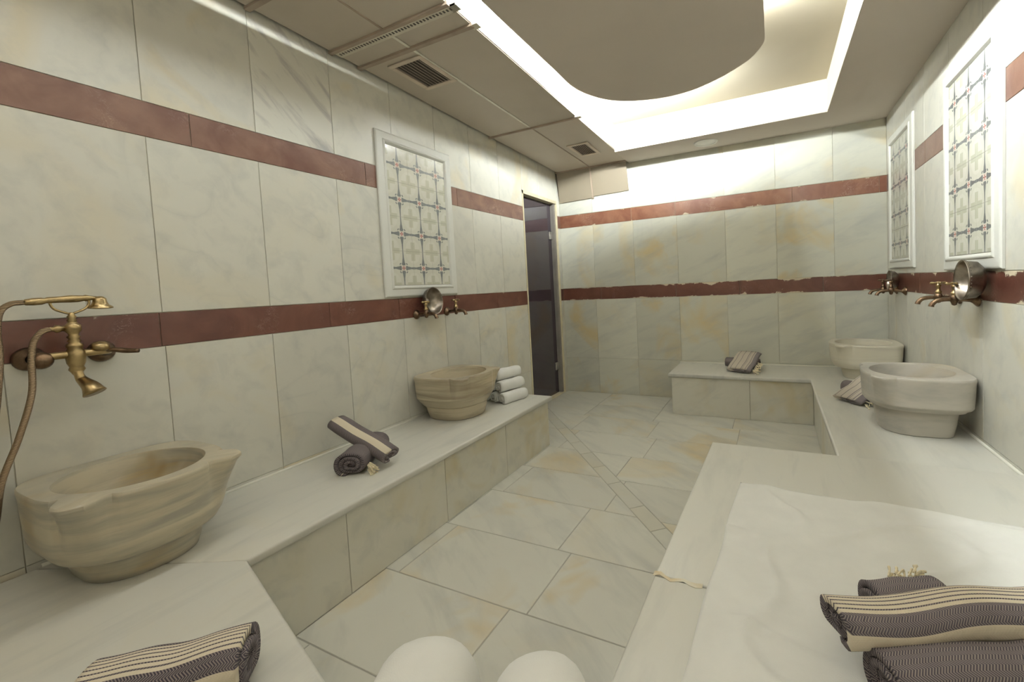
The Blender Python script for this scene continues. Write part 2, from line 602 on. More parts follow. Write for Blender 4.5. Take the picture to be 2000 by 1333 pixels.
# diagonal strip line through (1.667,1.80)-(0.27,3.31) [left edge], right edge through (1.645,1.92)-(0.36,3.203)
import itertools
sx0, sy0 = 1.669, 1.752
dx_, dy_ = -1.387, 1.500
L_ = math.hypot(dx_, dy_)
dx_, dy_ = dx_ / L_, dy_ / L_
nx_, ny_ = dy_, -dx_          # points right/away
nx_, ny_ = (nx_, ny_) if nx_ > 0 else (-nx_, -ny_)
cL = nx_ * 0.95 + ny_ * 2.528 - 0.0
cR = cL + 0.085
rows = [-0.6, -0.27, 0.10, 0.475, 0.85, 1.235, 1.61, 1.985, 2.34, 2.69, 3.07, 3.455, 3.81, D]
offs = [1.2, 1.28, 1.2, 1.28, 1.2, 1.27, 1.205, 1.28, 1.205, 1.28, 1.205, 1.15, 1.145]
for r_ in range(len(rows) - 1):
    y0, y1 = rows[r_], rows[r_ + 1]
    xs = [offs[r_] - 0.63 * 2 - 0.02, offs[r_] - 0.62, offs[r_], offs[r_] + 0.62, offs[r_] + 1.24, offs[r_] + 1.9]
    for a, b_ in zip(xs, xs[1:]):
        a, b_ = max(a, 0.0), min(b_, W)
        if b_ - a < 0.03:
            continue
        P0 = rect(a, y0, b_, y1, 0.0022)
        for side in (0, 1):
            q = clip(P0, nx_, ny_, cL - 0.002) if side == 0 else clip(P0, -nx_, -ny_, -(cR + 0.002))
            if len(q) >= 3 and abs(area2(q)) > 4e-4:
                me = tile_mesh('floor_tile', q, f3, 0.010, 0.0014, random.uniform(0, 0.0004))
                link('floor_tile', me, floor, [M['marble_floor']])
# strip pieces
s_ = -1.2
while s_ < 3.4:
    ln = random.uniform(0.22, 0.38)
    p = []
    base = Vector((0.95, 2.528))
    dv = Vector((dx_, dy_))
    nv = Vector((nx_, ny_))
    e = 0.0025
    for (aa, bb) in ((s_ + e, e), (s_ + ln - e, e), (s_ + ln - e, 0.085 - e), (s_ + e, 0.085 - e)):
        v_ = base + dv * aa + nv * bb
        p.append((v_.x, v_.y))
    if area2(p) < 0:
        p.reverse()
    cx_, cy_ = sum(a[0] for a in p) / 4, sum(a[1] for a in p) / 4
    q = clip(clip(p, 1, 0, 1.85), -1, 0, -0.02)
    if len(q) > 2 and 0.0 < cy_ < 4.1 and abs(area2(q)) > 1e-3:
        me = tile_mesh('floor_strip_piece', q, f3, 0.010, 0.0014, 0.0)
        link('floor_strip_piece', me, floor, [M['marble_strip']])
    s_ += ln

# ------------------------------------------------------------------ walls
wl = box('wall_left', (-0.14, NEAR, -0.02), (-0.004, 3.47, ZR + 0.1), M['grout'])
tag(wl, kind='structure')
bm = bmesh.new()
add_box(bm, (-0.14, NEAR, -0.02), (-0.004, 3.47, ZR + 0.1))
add_box(bm, (-0.14, 3.47, 2.06), (-0.004, 4.165, ZR + 0.1))
add_box(bm, (-0.14, 4.165, -0.02), (-0.004, D + 0.1, ZR + 0.1))
wl.data = bm_mesh('wall_left', bm)
wl.data.materials.append(M['grout'])
l3 = lambda u, v, d: (-d, u, v)            # u along y
YJ = [-0.365, 0.03, 0.42, 0.803, 1.19, 1.575, 1.97, 2.345, 2.72, 3.10, 3.47]


def wall_tile(wall, to3, a0, b0, a1, b1, m_, name='marble_tile', flip=False, pr=None):
    q = rect(a0, b0, a1, b1)
    me = tile_mesh(name, q, to3, 0.010, 0.0009, random.uniform(0, 0.0003) if pr is None else pr)
    return link(name, me, wall, [m_])


def band_row(wall, to3, cuts, z0, z1, m_):
    for a, b in cuts:
        wall_tile(wall, to3, a, z0, b, z1, m_, 'band_tile', pr=0.0005)


YL = [NEAR] + YJ
for a, b in zip(YL, YL[1:]):
    if a < 2.75 < b:
        pass
    wall_tile(wl, l3, a, 0.0, b, 0.375, M['marble'])
    wall_tile(wl, l3, a, 0.375, b, ZLB, M['marble'])
for a, b in zip(YL, YL[1:]):
    wall_tile(wl, l3, a, ZLT, b, ZUB, M['marble'])
    wall_tile(wl, l3, a, ZUT, b, ZR + 0.05, M['marble_veined'] if abs(a - 1.19) < .01 else M['marble'])
wall_tile(wl, l3, 3.47, 2.065, 3.80, ZR + 0.05, M['marble'])
wall_tile(wl, l3, 3.80, 2.065, 4.165, ZR + 0.05, M['marble'])
for a, b in ((0, .375), (.375, ZLB), (ZLT, ZUB), (ZUT, ZR)):
    wall_tile(wl, l3, 4.17, a, D, b, M['marble'])
band_row(wl, l3, [(NEAR, 0.15), (0.15, 0.793), (0.793, 1.48), (1.48, 1.94), (1.94, 2.46), (2.46, 2.99), (2.99, 3.47), (4.17, D)], ZLB, ZLT, M['band'])
band_row(wl, l3, [(NEAR, 0.25), (0.25, 0.944), (0.944, 1.762), (1.762, 2.55), (2.55, 3.47), (4.17, D)], ZUB, ZUT, M['band_glare'])

wb = box('wall_back', (-0.14, D + 0.004, -0.02), (W + 0.1, D + 0.14, ZR + 0.1), M['grout'])
tag(wb, kind='structure')
b3 = lambda u, v, d: (u, D + d, v)
XJ = [0.0, 0.383, 0.817, 1.252, 1.69, 2.112, 2.545, W]
for (z0, z1) in ((0, 0.376), (0.376, ZLB), (ZLT, ZUB), (ZUT, ZC + 0.02)):
    for a, b in zip(XJ, XJ[1:]):
        wall_tile(wb, b3, a, z0, b, z1, M['marble_back'])
band_row(wb, b3, [(0, 0.44), (0.44, 1.22), (1.22, 1.80), (1.80, 2.46), (2.46, W)], ZLB, ZLT, M['band_chip'])
band_row(wb, b3, [(0, 0.80), (0.80, 1.24), (1.24, 2.24), (2.24, 2.86), (2.86, W)], ZUB, ZUT, M['band_chip_glare'])

wr = box('wall_right', (W + 0.004, NEAR, -0.02), (W + 0.14, D + 0.1, ZR + 0.1), M['grout'])
tag(wr, kind='structure')
r3 = lambda u, v, d: (W + d, u, v)
YR = [NEAR, -0.31, 0.09, 0.49, 0.89, 1.29, 1.69, 2.09, 2.49, 2.89, 3.29, 3.69, 4.02, D]
for (z0, z1) in ((0, 0.376), (0.376, ZLB), (ZLT, ZUB), (ZUT, ZC + 0.02)):
    for a, b in zip(YR, YR[1:]):
        wall_tile(wr, r3, a, z0, b, z1, M['marble'])
band_row(wr, r3, [(NEAR, 0.1), (0.1, 0.8), (0.8, 1.5), (1.5, 2.1), (2.1, 2.72), (2.72, 3.4), (3.4, D)], ZLB, ZLT, M['band_chip'])
band_row(wr, r3, [(NEAR, 0.1), (0.1, 0.8), (0.8, 1.5), (1.5, 2.285), (2.285, 3.275), (3.275, 3.8), (3.8, D)], ZUB, ZUT, M['band_glare'])

wn = box('wall_near', (-0.14, NEAR - 0.14, -0.02), (W + 0.1, NEAR, ZR + 0.1), M['marble'])
tag(wn, kind='structure')

# ------------------------------------------------------------------ ceiling
CX0, CX1, CY0, CY1 = 0.80, 2.475, -0.15, 3.82
bm = bmesh.new()
# soffit ring (right, back, near); the left side is the metal cassette strip
add_box(bm, (CX1, NEAR, ZC), (W + 0.1, D + 0.1, ZR))
add_box(bm, (CX0, CY1, ZC), (CX1, D + 0.1, ZR))
add_box(bm, (-0.14, NEAR - 0.1, ZC + 0.11), (CX1, CY0, ZR))
add_box(bm, (-0.14, NEAR - 0.1, ZR), (W + 0.1, D + 0.1, ZR + 0.1))
ceil = link('ceiling', bm_mesh('ceiling', bm), None, [M['plaster']])
tag(ceil, kind='structure')
# cream lining of the recess
rl = bmesh.new()
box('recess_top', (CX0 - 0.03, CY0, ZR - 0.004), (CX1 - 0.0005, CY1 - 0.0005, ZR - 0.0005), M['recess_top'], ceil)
add_box(rl, (CX0, CY1 - 0.004, ZC + 0.001), (CX1 - 0.004, CY1 - 0.0005, ZR - 0.004))
add_box(rl, (CX1 - 0.004, CY0, ZC + 0.001), (CX1 - 0.0005, CY1 - 0.0005, ZR - 0.004))
tag(link('recess_lining', bm_mesh('recess_lining', rl), ceil, [M['plaster_cream']]), 'cream painted lining of the lit ceiling recess')
# hanging raft
ctrl = [(2.07, 2.55), (2.062, 2.66), (1.99, 2.80), (1.88, 2.905), (1.75, 2.99), (1.60, 3.05), (1.42, 3.055), (1.21, 2.985), (1.08, 2.88), (0.995, 2.73), (0.955, 2.57), (0.955, 2.35)]
pl = [(2.07, -0.0), (2.07, 2.45)] + [tuple(v[:2]) for v in spline([(x, y, 0) for x, y in ctrl], 5)] + [(0.955, -0.0)]
bm = bmesh.new()
vb = [bm.verts.new((x, y, 2.42)) for x, y in pl]
vt = [bm.verts.new((x, y, 2.45)) for x, y in pl]
bm.faces.new(vb)
bm.faces.new(vt[::-1])
for i in range(len(pl)):
    j = (i + 1) % len(pl)
    bm.faces.new((vb[i], vb[j], vt[j], vt[i]))
raft = link('ceiling_raft', bm_mesh('ceiling_raft', bm), ceil, [M['plaster']])
tag(raft, 'plain plaster raft with rounded far end hung in the recess')
for hx, hy in ((1.2, 0.4), (1.85, 0.4), (1.2, 2.4), (1.85, 2.4)):
    box('raft_hanger', (hx - 0.015, hy - 0.015, 2.45), (hx + 0.015, hy + 0.015, ZR), M['plaster_cream'], ceil)
box('lamp_batten', (2.020, 0.05, 2.45), (2.055, 2.52, 2.505), M['lamp_white'], ceil)
tube_obj('lamp_tube', [(2.043, 0.07, 2.526), (2.043, 2.50, 2.526)], 0.013, M['tube_right'], ceil, n=10)

arc_ = [(1.055, 2.76, 2.478), (1.11, 2.845, 2.478), (1.23, 2.93, 2.478), (1.42, 2.995, 2.478), (1.60, 2.99, 2.478)]
tube_obj('lamp_tube', spline(arc_, 6), 0.013, M['tube_arc'], ceil, n=10)
sh_ = spline([(x - 0.02 * (x < 1.2), y - 0.012, 2.496) for x, y, z in arc_], 6)
bm = bmesh.new()
for i_ in range(len(sh_) - 1):
    p0_, p1_ = sh_[i_], sh_[i_ + 1]
    d_ = (p1_ - p0_).normalized()
    n_ = Vector((-d_.y, d_.x, 0))
    vs_ = [bm.verts.new(p0_ + n_ * a + Vector((0, 0, h))) for a, h in ((-0.03, -0.03), (-0.02, 0), (0.045, 0), (0.045, 0.002), (-0.022, 0.002), (-0.032, -0.03))]
    ve_ = [bm.verts.new(p1_ + n_ * a + Vector((0, 0, h))) for a, h in ((-0.03, -0.03), (-0.02, 0), (0.045, 0), (0.045, 0.002), (-0.022, 0.002), (-0.032, -0.03))]
    for q_ in range(6):
        bm.faces.new((vs_[q_], vs_[(q_ + 1) % 6], ve_[(q_ + 1) % 6], ve_[q_]))
link('light_shield', bm_mesh('light_shield', bm), ceil, [M['lamp_white']])  # unseen cover added to block the arc tube's upward light
for p_ in arc_[::2]:
    box('lamp_clip', (p_[0] - 0.01, p_[1] - 0.01, 2.449), (p_[0] + 0.01, p_[1] + 0.01, 2.466), M['lamp_white'], ceil)

# metal cassette strip: a shallow slope
zs = lambda y: 2.365 + 0.028 * (4.2 - y)
strip = bpy.data.objects.new('ceiling_cassettes', None)
COL.objects.link(strip)
strip.parent = ceil
YC = [NEAR, 0.0, 0.60, 1.19, 1.60, 1.76, 2.985, 4.16]


def slab_quad(bm, x0, x1, y0, y1, th, dz=0.0, g=0.0):
    x0 += g; x1 -= g; y0 += g; y1 -= g
    vs = [bm.verts.new((x, y, zs(y) + dz + k)) for k in (0, th) for x, y in ((x0, y0), (x1, y0), (x1, y1), (x0, y1))]
    for f in ((3, 2, 1, 0), (4, 5, 6, 7), (0, 1, 5, 4), (1, 2, 6, 5), (2, 3, 7, 6), (3, 0, 4, 7)):
        bm.faces.new([vs[i] for i in f])


# left cove lamp on a batten beside the cassette strip, and the cream face of that side of the recess
for k_ in range(3):
    ya, yb = 0.05 + k_ * 1.19, 0.05 + (k_ + 1) * 1.19 - 0.03
    zc_ = (zs(ya) + zs(yb)) / 2
    tube_obj('lamp_tube', [(0.885, ya, zs(ya) + 0.045), (0.885, yb, zs(yb) + 0.045)], 0.013, M['tube_far'] if k_ == 2 else M['tube'], ceil, n=10)
    for yq in (ya + 0.1, yb - 0.1):
        box('lamp_clip', (0.802, yq - 0.012, zs(yq) + 0.055), (0.895, yq + 0.012, zs(yq) + 0.062), M['lamp_white'], ceil)
bm = bmesh.new()
vs_ = [bm.verts.new(p) for p in ((0.803, CY0, zs(CY0) + 0.004), (0.803, CY1, zs(CY1) + 0.004), (0.803, CY1, ZR), (0.803, CY0, ZR),
                                 (0.79, CY0, zs(CY0) + 0.004), (0.79, CY1, zs(CY1) + 0.004), (0.79, CY1, ZR), (0.79, CY0, ZR))]
for f in ((0, 1, 2, 3), (7, 6, 5, 4), (0, 4, 5, 1), (1, 5, 6, 2), (2, 6, 7, 3), (3, 7, 4, 0)):
    bm.faces.new([vs_[i] for i in f])
link('recess_side', bm_mesh('recess_side', bm), ceil, [M['plaster_cream']])
for a, b in zip(YC, YC[1:]):
    for x0, x1 in ((0.022, 0.405), (0.405, 0.80)):
        bm = bmesh.new()
        slab_quad(bm, x0, x1, a, b, 0.012, 0.0, 0.0025)
        link('metal_panel', bm_mesh('metal_panel', bm), strip, [M['metal_panel']])
for y_, wd in ((1.19, 0.024), (1.585, 0.02), (1.76, 0.024), (2.985, 0.014), (4.16, 0.014), (0.6, 0.02)):
    bm = bmesh.new()
    slab_quad(bm, 0.01, 0.805, y_ - wd / 2, y_ + wd / 2, 0.016, -0.012)
    link('rail', bm_mesh('rail', bm), strip, [M['rail']])
# perforated pale strip beside the rail
bm = bmesh.new()
slab_quad(bm, 0.03, 0.83, 1.60, 1.640, 0.010, -0.008)
pr_ = link('perforated_rail', bm_mesh('perforated_rail', bm), strip, [M['rail_pale']])
tag(pr_, 'pale rail with a row of slots')
bm = bmesh.new()
for k in range(38):
    x_ = 0.05 + k * 0.020
    slab_quad(bm, x_, x_ + 0.009, 1.608, 1.622, 0.003, -0.0095)
tag(link('rail_slots', bm_mesh('rail_slots', bm), strip, [M['dark']]), 'row of dark slots', kind='stuff')
for y_ in (1.62, 1.77, 2.985):
    bm = bmesh.new()
    slab_quad(bm, 0.79, 0.835, y_ - 0.02, y_ + 0.02, 0.02, -0.008)
    link('edge_clip', bm_mesh('edge_clip', bm), strip, [M['rail_pale']])
# longitudinal joint
bm = bmesh.new()
slab_quad(bm, 0.396, 0.412, 1.645, 2.97, 0.008, -0.004)
tag(link('foil_strip', bm_mesh('foil_strip', bm), strip, [M['foil']]), 'silvery tape along the joint')
for a, b in ((2.995, 4.15), (0.61, 1.575)):
    bm = bmesh.new()
    slab_quad(bm, 0.400, 0.410, a, b, 0.008, -0.004)
    link('joint_trim', bm_mesh('joint_trim', bm), strip, [M['rail']])
# end flaps: two tilted panels closing the strip towards the back wall
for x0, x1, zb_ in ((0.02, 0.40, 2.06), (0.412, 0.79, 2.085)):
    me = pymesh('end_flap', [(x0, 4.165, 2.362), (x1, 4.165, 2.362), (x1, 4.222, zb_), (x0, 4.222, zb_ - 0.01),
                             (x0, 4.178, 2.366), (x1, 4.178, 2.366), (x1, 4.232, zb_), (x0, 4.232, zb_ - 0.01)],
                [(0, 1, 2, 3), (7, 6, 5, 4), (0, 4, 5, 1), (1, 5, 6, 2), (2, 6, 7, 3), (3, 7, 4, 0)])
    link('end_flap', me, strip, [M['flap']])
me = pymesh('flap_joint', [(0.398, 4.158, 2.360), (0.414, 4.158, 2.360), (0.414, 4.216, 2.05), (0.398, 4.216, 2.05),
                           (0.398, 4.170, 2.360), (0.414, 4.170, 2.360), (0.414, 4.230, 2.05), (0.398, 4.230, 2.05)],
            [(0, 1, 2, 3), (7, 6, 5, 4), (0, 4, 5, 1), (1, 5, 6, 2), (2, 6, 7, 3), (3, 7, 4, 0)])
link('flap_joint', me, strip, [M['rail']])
for a, b in ((CY1, D),):
    pass


# vents
def vent(name, label, x0, x1, y0, y1, n):
    cx, cy = (x0 + x1) / 2, (y0 + y1) / 2
    t = thing(name, label, 'vent', (cx, cy, zs(cy)), 0, 'air grilles in the metal ceiling strip')
    t.rotation_euler = (-0.028, 0, 0)
    hx, hy = (x1 - x0) / 2, (y1 - y0) / 2
    bm = bmesh.new()
    e = 0.028
    for lo, hi in (((-hx - e, -hy - e), (hx + e, -hy)), ((-hx - e, hy), (hx + e, hy + e)), ((-hx - e, -hy), (-hx, hy)), ((hx, -hy), (hx + e, hy))):
        add_box(bm, (lo[0], lo[1], -0.009), (hi[0], hi[1], -0.0005), 0.002)
    link('frame', bm_mesh('vent_frame', bm), t, [M['vent']])
    box('backing', (-hx, -hy, -0.0015), (hx, hy, -0.0006), M['dark'], t)
    for k in range(n):
        xx = -hx + (k + 0.5) * 2 * hx / n
        me = pymesh('slat', [(xx + 0.0052, -hy, -0.0085), (xx - 0.0032, -hy, -0.003), (xx - 0.0038, -hy, -0.0042), (xx + 0.0046, -hy, -0.0097),
                             (xx + 0.0052, hy, -0.0085), (xx - 0.0032, hy, -0.003), (xx - 0.0038, hy, -0.0042), (xx + 0.0046, hy, -0.0097)],
                    [(0, 1, 2, 3), (7, 6, 5, 4), (0, 4, 5, 1), (1, 5, 6, 2), (2, 6, 7, 3), (3, 7, 4, 0)])
        link('slat', me, t, [M['vent']])


vent('air_grille', 'beige slatted air grille nearer the camera, above the left wall panel', 0.190, 0.372, 1.850, 2.105, 8)
vent('air_grille', 'smaller far air grille in the ceiling strip near the back wall', 0.495, 0.635, 3.52, 3.78, 8)
# downlight
dl = thing('downlight', 'round white flush ceiling light above the back wall', 'ceiling light', (1.57, 4.02, ZC))
lathe_obj('trim_ring', [(0.078, -0.001), (0.080, -0.006), (0.098, -0.008), (0.102, -0.0005)], M['lamp_white'], dl, n=40)
lathe_obj('diffuser', [(0, -0.004), (0.079, -0.004)], M['lamp_white'], dl, n=40)

# ------------------------------------------------------------------ door in the left wall
dr = bpy.data.objects.new('door_1', None)
COL.objects.link(dr)
dr.location = (0, 3.82, 0)
tag(dr, kind='structure')
y0, y1, zt = 3.47 - 3.82, 4.165 - 3.82, 2.065
bm = bmesh.new()
add_box(bm, (-0.13, y0, 0), (0.004, y0 + 0.018, zt))
add_box(bm, (-0.13, y0, zt - 0.03), (0.004, y1, zt))
link('door_frame', bm_mesh('door_frame', bm), dr, [M['frame_cream']])
box('door_jamb', (-0.13, y1 - 0.045, 0), (-0.012, y1 - 0.012, zt - 0.03), M['jamb'], dr)
box('door_architrave', (-0.06, y1 - 0.012, 0), (0.004, y1 + 0.006, zt - 0.03), M['frame_cream'], dr)
box('door_glass', (-0.062, y0 + 0.02, 0.012), (-0.052, y1 - 0.05, zt - 0.035), M['glass'], dr)
for zz in (1.70, 0.30):
    hg = box('hinge', (-0.068, y1 - 0.105, zz - 0.04), (-0.040, y1 - 0.042, zz + 0.04), M['steel'], dr, 0.003)
    lathe_obj('hinge_screw', [(0, 0.003), (0.008, 0.003), (0.009, 0)], M['steel'], hg, (-0.040, y1 - 0.085, zz), (1, 0, 0), 12)
tag(box('threshold', (-0.13, y0, -0.002), (0.0, y1, 0.012), M['frame_cream'], dr, 0.003), 'cream threshold bar')
# dark passage behind the glass
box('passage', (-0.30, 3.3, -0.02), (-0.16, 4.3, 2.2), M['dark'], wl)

# ------------------------------------------------------------------ benches


def poly_slab(name, pts, z0, z1, m_, parent, bev=0.009):
    bm = bmesh.new()
    if area2(pts) < 0:
        pts = pts[::-1]
    lo = [bm.verts.new((x, y, z0)) for x, y in pts]
    hi = [bm.verts.new((x, y, z1)) for x, y in pts]
    bm.faces.new(lo[::-1])
    bm.faces.new(hi)
    for i in range(len(pts)):
        j = (i + 1) % len(pts)
        bm.faces.new((lo[i], lo[j], hi[j], hi[i]))
    bmesh.ops.recalc_face_normals(bm, faces=bm.faces)
    es = [e for e in bm.edges if abs(e.verts[0].co.z - e.verts[1].co.z) < 1e-6]
    bmesh.ops.bevel(bm, geom=es, offset=bev, segments=4, affect='EDGES', profile=0.5)
    o = link(name, bm_mesh(name, bm), parent, [m_])
    for p in o.data.polygons:
        p.use_smooth = len(p.vertices) == 4
    return o


ST = 0.032
FX = 0.580
bl = thing('stone_bench', 'long low marble bench along the left wall, two basins on it', 'bench', (0, 0, 0))
box('bench_core', (0.001, 0.62, 0.0), (FX - 0.012, 2.70, ZB - ST), M['grout'], bl)
jf = [0.52, 1.072, 1.622, 2.163, 2.712]
bf3 = lambda u, v, d: (FX - d, u, v)
for a, b in zip(jf, jf[1:]):
    link('front_panel', tile_mesh('front_panel', rect(a, 0.0, b, ZB - ST + 0.001, 0.001), bf3, 0.012, 0.0015), bl, [M['marble_front']])
be3 = lambda u, v, d: (FX - u, 2.712 - d, v)
link('end_panel', tile_mesh('end_panel', rect(0, 0, FX - 0.001, ZB - ST + 0.001, 0.001), be3, 0.012, 0.0015), bl, [M['marble_front']])
poly_slab('top_slab', [(0.001, 0.442), (0.600, 0.722), (0.600, 2.745), (0.001, 2.745)], ZB - ST, ZB, M['marble_slab'], bl)
tube_obj('sealant_bead', [(0.003, 0.45, ZB + 0.002), (0.003, 2.74, ZB + 0.002)], 0.007, M['sealant'], bl, 8)

bn = thing('stone_bench', 'foreground marble bench with an angled front edge, at the bottom left', 'bench', (0, 0, 0))
poly_slab('top_slab', [(0.0015, 0.439), (0.601, 0.719), (1.245, 0.533), (1.765, 0.383), (1.765, NEAR + 0.002), (0.0015, NEAR + 0.002)], ZB - ST, ZB, M['marble_slab'], bn)
me = tile_mesh('bench_body', [(0.01, NEAR + 0.01), (1.755, NEAR + 0.01), (1.755, 0.365), (1.24, 0.513), (0.59, 0.60), (0.01, 0.43)], lambda x, y, d: (x, y, ZB - ST - d), ZB - ST, 0.001)
link('bench_body', me, bn, [M['marble_front']])

br = thing('stone_bench', 'L-shaped marble bench wrapping the back right corner under two basins', 'bench', (0, 0, 0))
BX, BY = 2.335, 3.71
poly_slab('top_slab', [(1.238, D - 0.001), (1.238, 3.690), (2.316, 3.690), (2.316, 2.138), (W - 0.001, 2.138), (W - 0.001, D - 0.001)], ZB - ST, ZB, M['marble_slab'], br)
bm = bmesh.new()
add_box(bm, (1.275, BY + 0.013, 0), (W - 0.001, D - 0.001, ZB - ST))
add_box(bm, (BX + 0.013, 2.14, 0), (W - 0.001, BY + 0.013, ZB - ST))
link('bench_core', bm_mesh('bench_core', bm), br, [M['grout']])
g3 = lambda u, v, d: (u, BY + d, v)
for a, b in ((1.262, 1.887), (1.887, BX)):
    link('front_panel', tile_mesh('front_panel', rect(a, 0.0, b, ZB - ST + 0.001, 0.001), g3, 0.012, 0.0015), br, [M['marble_front']])
h3 = lambda u, v, d: (BX + d, u, v)
for a, b in ((2.14, 2.62), (2.62, 3.17), (3.17, BY)):
    link('front_panel', tile_mesh('front_panel', rect(a, 0.0, b, ZB - ST + 0.001, 0.001), h3, 0.012, 0.0015), br, [M['marble_front']])
e3 = lambda u, v, d: (1.262 + d, u, v)
link('end_panel', tile_mesh('end_panel', rect(BY, 0.0, D, ZB - ST + 0.001, 0.001), e3, 0.012, 0.0015), br, [M['marble_front']])
tube_obj('sealant_bead', [(W - 0.003, 2.14, ZB + 0.002), (W - 0.003, D, ZB + 0.002)], 0.007, M['sealant'], br, 8)
tube_obj('sealant_bead', [(1.24, D - 0.003, ZB + 0.002), (W, D - 0.003, ZB + 0.002)], 0.007, M['sealant'], br, 8)

# massage platform
pf = thing('stone_platform', 'wide low marble platform at the right under the white towel sheet', 'platform', (0, 0, 0))
box('platform_body', (1.80, NEAR + 0.01, 0), (W - 0.001, 2.125, 0.330), M['marble_front'], pf)
poly_slab('top_slab', [(1.778, 1.097), (1.798, 2.134), (W - 0.0015, 2.134), (W - 0.0015, 1.097)], 0.331, 0.3655, M['marble_slab'], pf, 0.006)
poly_slab('top_slab', [(1.768, NEAR + 0.003), (1.778, 1.094), (W - 0.0015, 1.094), (W - 0.0015, NEAR + 0.003)], 0.331, 0.3655, M['marble_slab'], pf, 0.006)
mj, nt_, b_ = mat('rusty_joint')
v_, _ = coords(nt_)
rr_ = ramp(nt_, [(0.35, (0.70, 0.68, 0.58)), (0.65, (0.60, 0.46, 0.24))])
nt_.links.new(noise(nt_, v_, 12, 5, 1.0), rr_.inputs[0])
nt_.links.new(rr_.outputs[0], b_.inputs['Base Color'])
bm = bmesh.new()
pts = []
for k in range(9):
    x_ = 1.775 + k * 0.016
    pts.append((x_, 1.098 + 0.006 * math.sin(k * 1.7) - k * 0.0008))
lo = [bm.verts.new((x, y - 0.007 - 0.003 * math.sin(x * 90), 0.3660)) for x, y in pts]
hi = [bm.verts.new((x, y + 0.007 + 0.004 * math.sin(x * 61), 0.3660)) for x, y in pts]
for i in range(8):
    bm.faces.new((lo[i], lo[i + 1], hi[i + 1], hi[i]))
ext = bmesh.ops.extrude_face_region(bm, geom=list(bm.faces))
for g in ext['geom']:
    if isinstance(g, bmesh.types.BMVert):
        g.co.z += 0.0008
tag(link('stained_joint', bm_mesh('stained_joint', bm), pf, [mj]), 'yellow-brown stained filler in the joint')


# ------------------------------------------------------------------ basins
def basin(label, loc, rz, m_, halfw=0.235, depth=0.44, H=0.275, seed=0, foot=0.66, ear=0.035, fh=0.30, ledge=0.56, bulge=1):
    """local frame: origin on the bench at the wall; +x out of the wall, y along it"""
    t = thing('marble_basin', label, 'basin', loc, rz)
    cx = depth * 0.5
    n = 120
    rnd = random.Random(seed)

    def outline(th, s=1.0, e=0.0, ex=2.9):
        c, s_ = math.cos(th), math.sin(th)
        # squarer towards the wall, rounder at the front
        k = 4.5 if c < 0 else 2.25
        r = (abs(c / (depth * 0.5)) ** k + abs(s_ / halfw) ** k) ** (-1 / k)
        r *= s
        for a0 in (math.radians(47), -math.radians(47)):
            d = abs((th - a0 + PI) % (2 * PI) - PI)
            wd = 0.24
            if d < wd:
                q = 1 - (d / wd)
                r += e * (min(1.0, q * 2.6) * 0.85 + 0.35 * math.exp(-(d / 0.10) ** 2))
            elif d < wd + 0.07:
                r -= e * 0.30 * math.sin((d - wd) / 0.07 * PI)
        return r * c, r * s_
    rings = []
    f = foot
    b0_ = fh + 0.025
    mid = lambda q: b0_ + (ledge - b0_) * q
    prof = [(f * 0.92, 0.0, 0), (f * 0.95, 0.012, 0), (f * 1.02, fh * 0.5, 0), (f * 1.07, fh - 0.01, 0), (f * 1.06, fh, 0), (f + (0.15 if bulge else 0.08), fh + 0.008, 0), (0.87 if bulge else 0.83, b0_ + 0.01, 0),
            (0.935 if bulge else 0.89, mid(0.45), 0.0), (0.962 if bulge else 0.945, mid(0.8), 0.02), (0.968, ledge - 0.008, 0.06), (0.966, ledge + 0.008, 0.10), (0.978, ledge + (1 - ledge) * 0.30, 0.25), (0.985, ledge + (1 - ledge) * 0.55, 0.50), (0.99, ledge + (1 - ledge) * 0.8, 0.78),
            (1.0, 0.955, 1.0), (0.998, 0.985, 1.0), (0.985, 1.0, 0.95)]
    bm = bmesh.new()
    for s, h, e in prof:
        row = []
        for k in range(n):
            th = 2 * PI * k / n
            x, y = outline(th, s, e * ear)
            row.append(bm.verts.new((cx + x, y, h * H)))
        rings.append(row)
    # inner bowl: an ellipse
    ra, rb = depth * 0.5 * 0.80, halfw * 0.80
    for s, h in ((1.0, 1.0), (0.985, 0.975), (0.95, 0.80), (0.88, 0.62), (0.72, 0.46), (0.45, 0.38), (0.15, 0.36)):
        row = []
        for k in range(n):
            th = 2 * PI * k / n
            row.append(bm.verts.new((cx + 0.004 + ra * s * math.cos(th), rb * s * math.sin(th), h * H)))
        rings.append(row)
    for a, b in zip(rings, rings[1:]):
        for k in range(n):
            bm.faces.new((a[k], a[(k + 1) % n], b[(k + 1) % n], b[k]))
    bm.faces.new(rings[0][::-1])
    bm.faces.new(rings[-1])
    o = link('bowl', bm_mesh('basin_bowl', bm), t, [m_], smooth=True)
    o.data.set_sharp_from_angle(angle=math.radians(38))
    lathe_obj('drain', [(0, 0.004), (0.014, 0.004), (0.017, 0.002), (0.018, 0)], M['brass_dark'], t, (cx, 0, 0.36 * H), n=16)
    return t


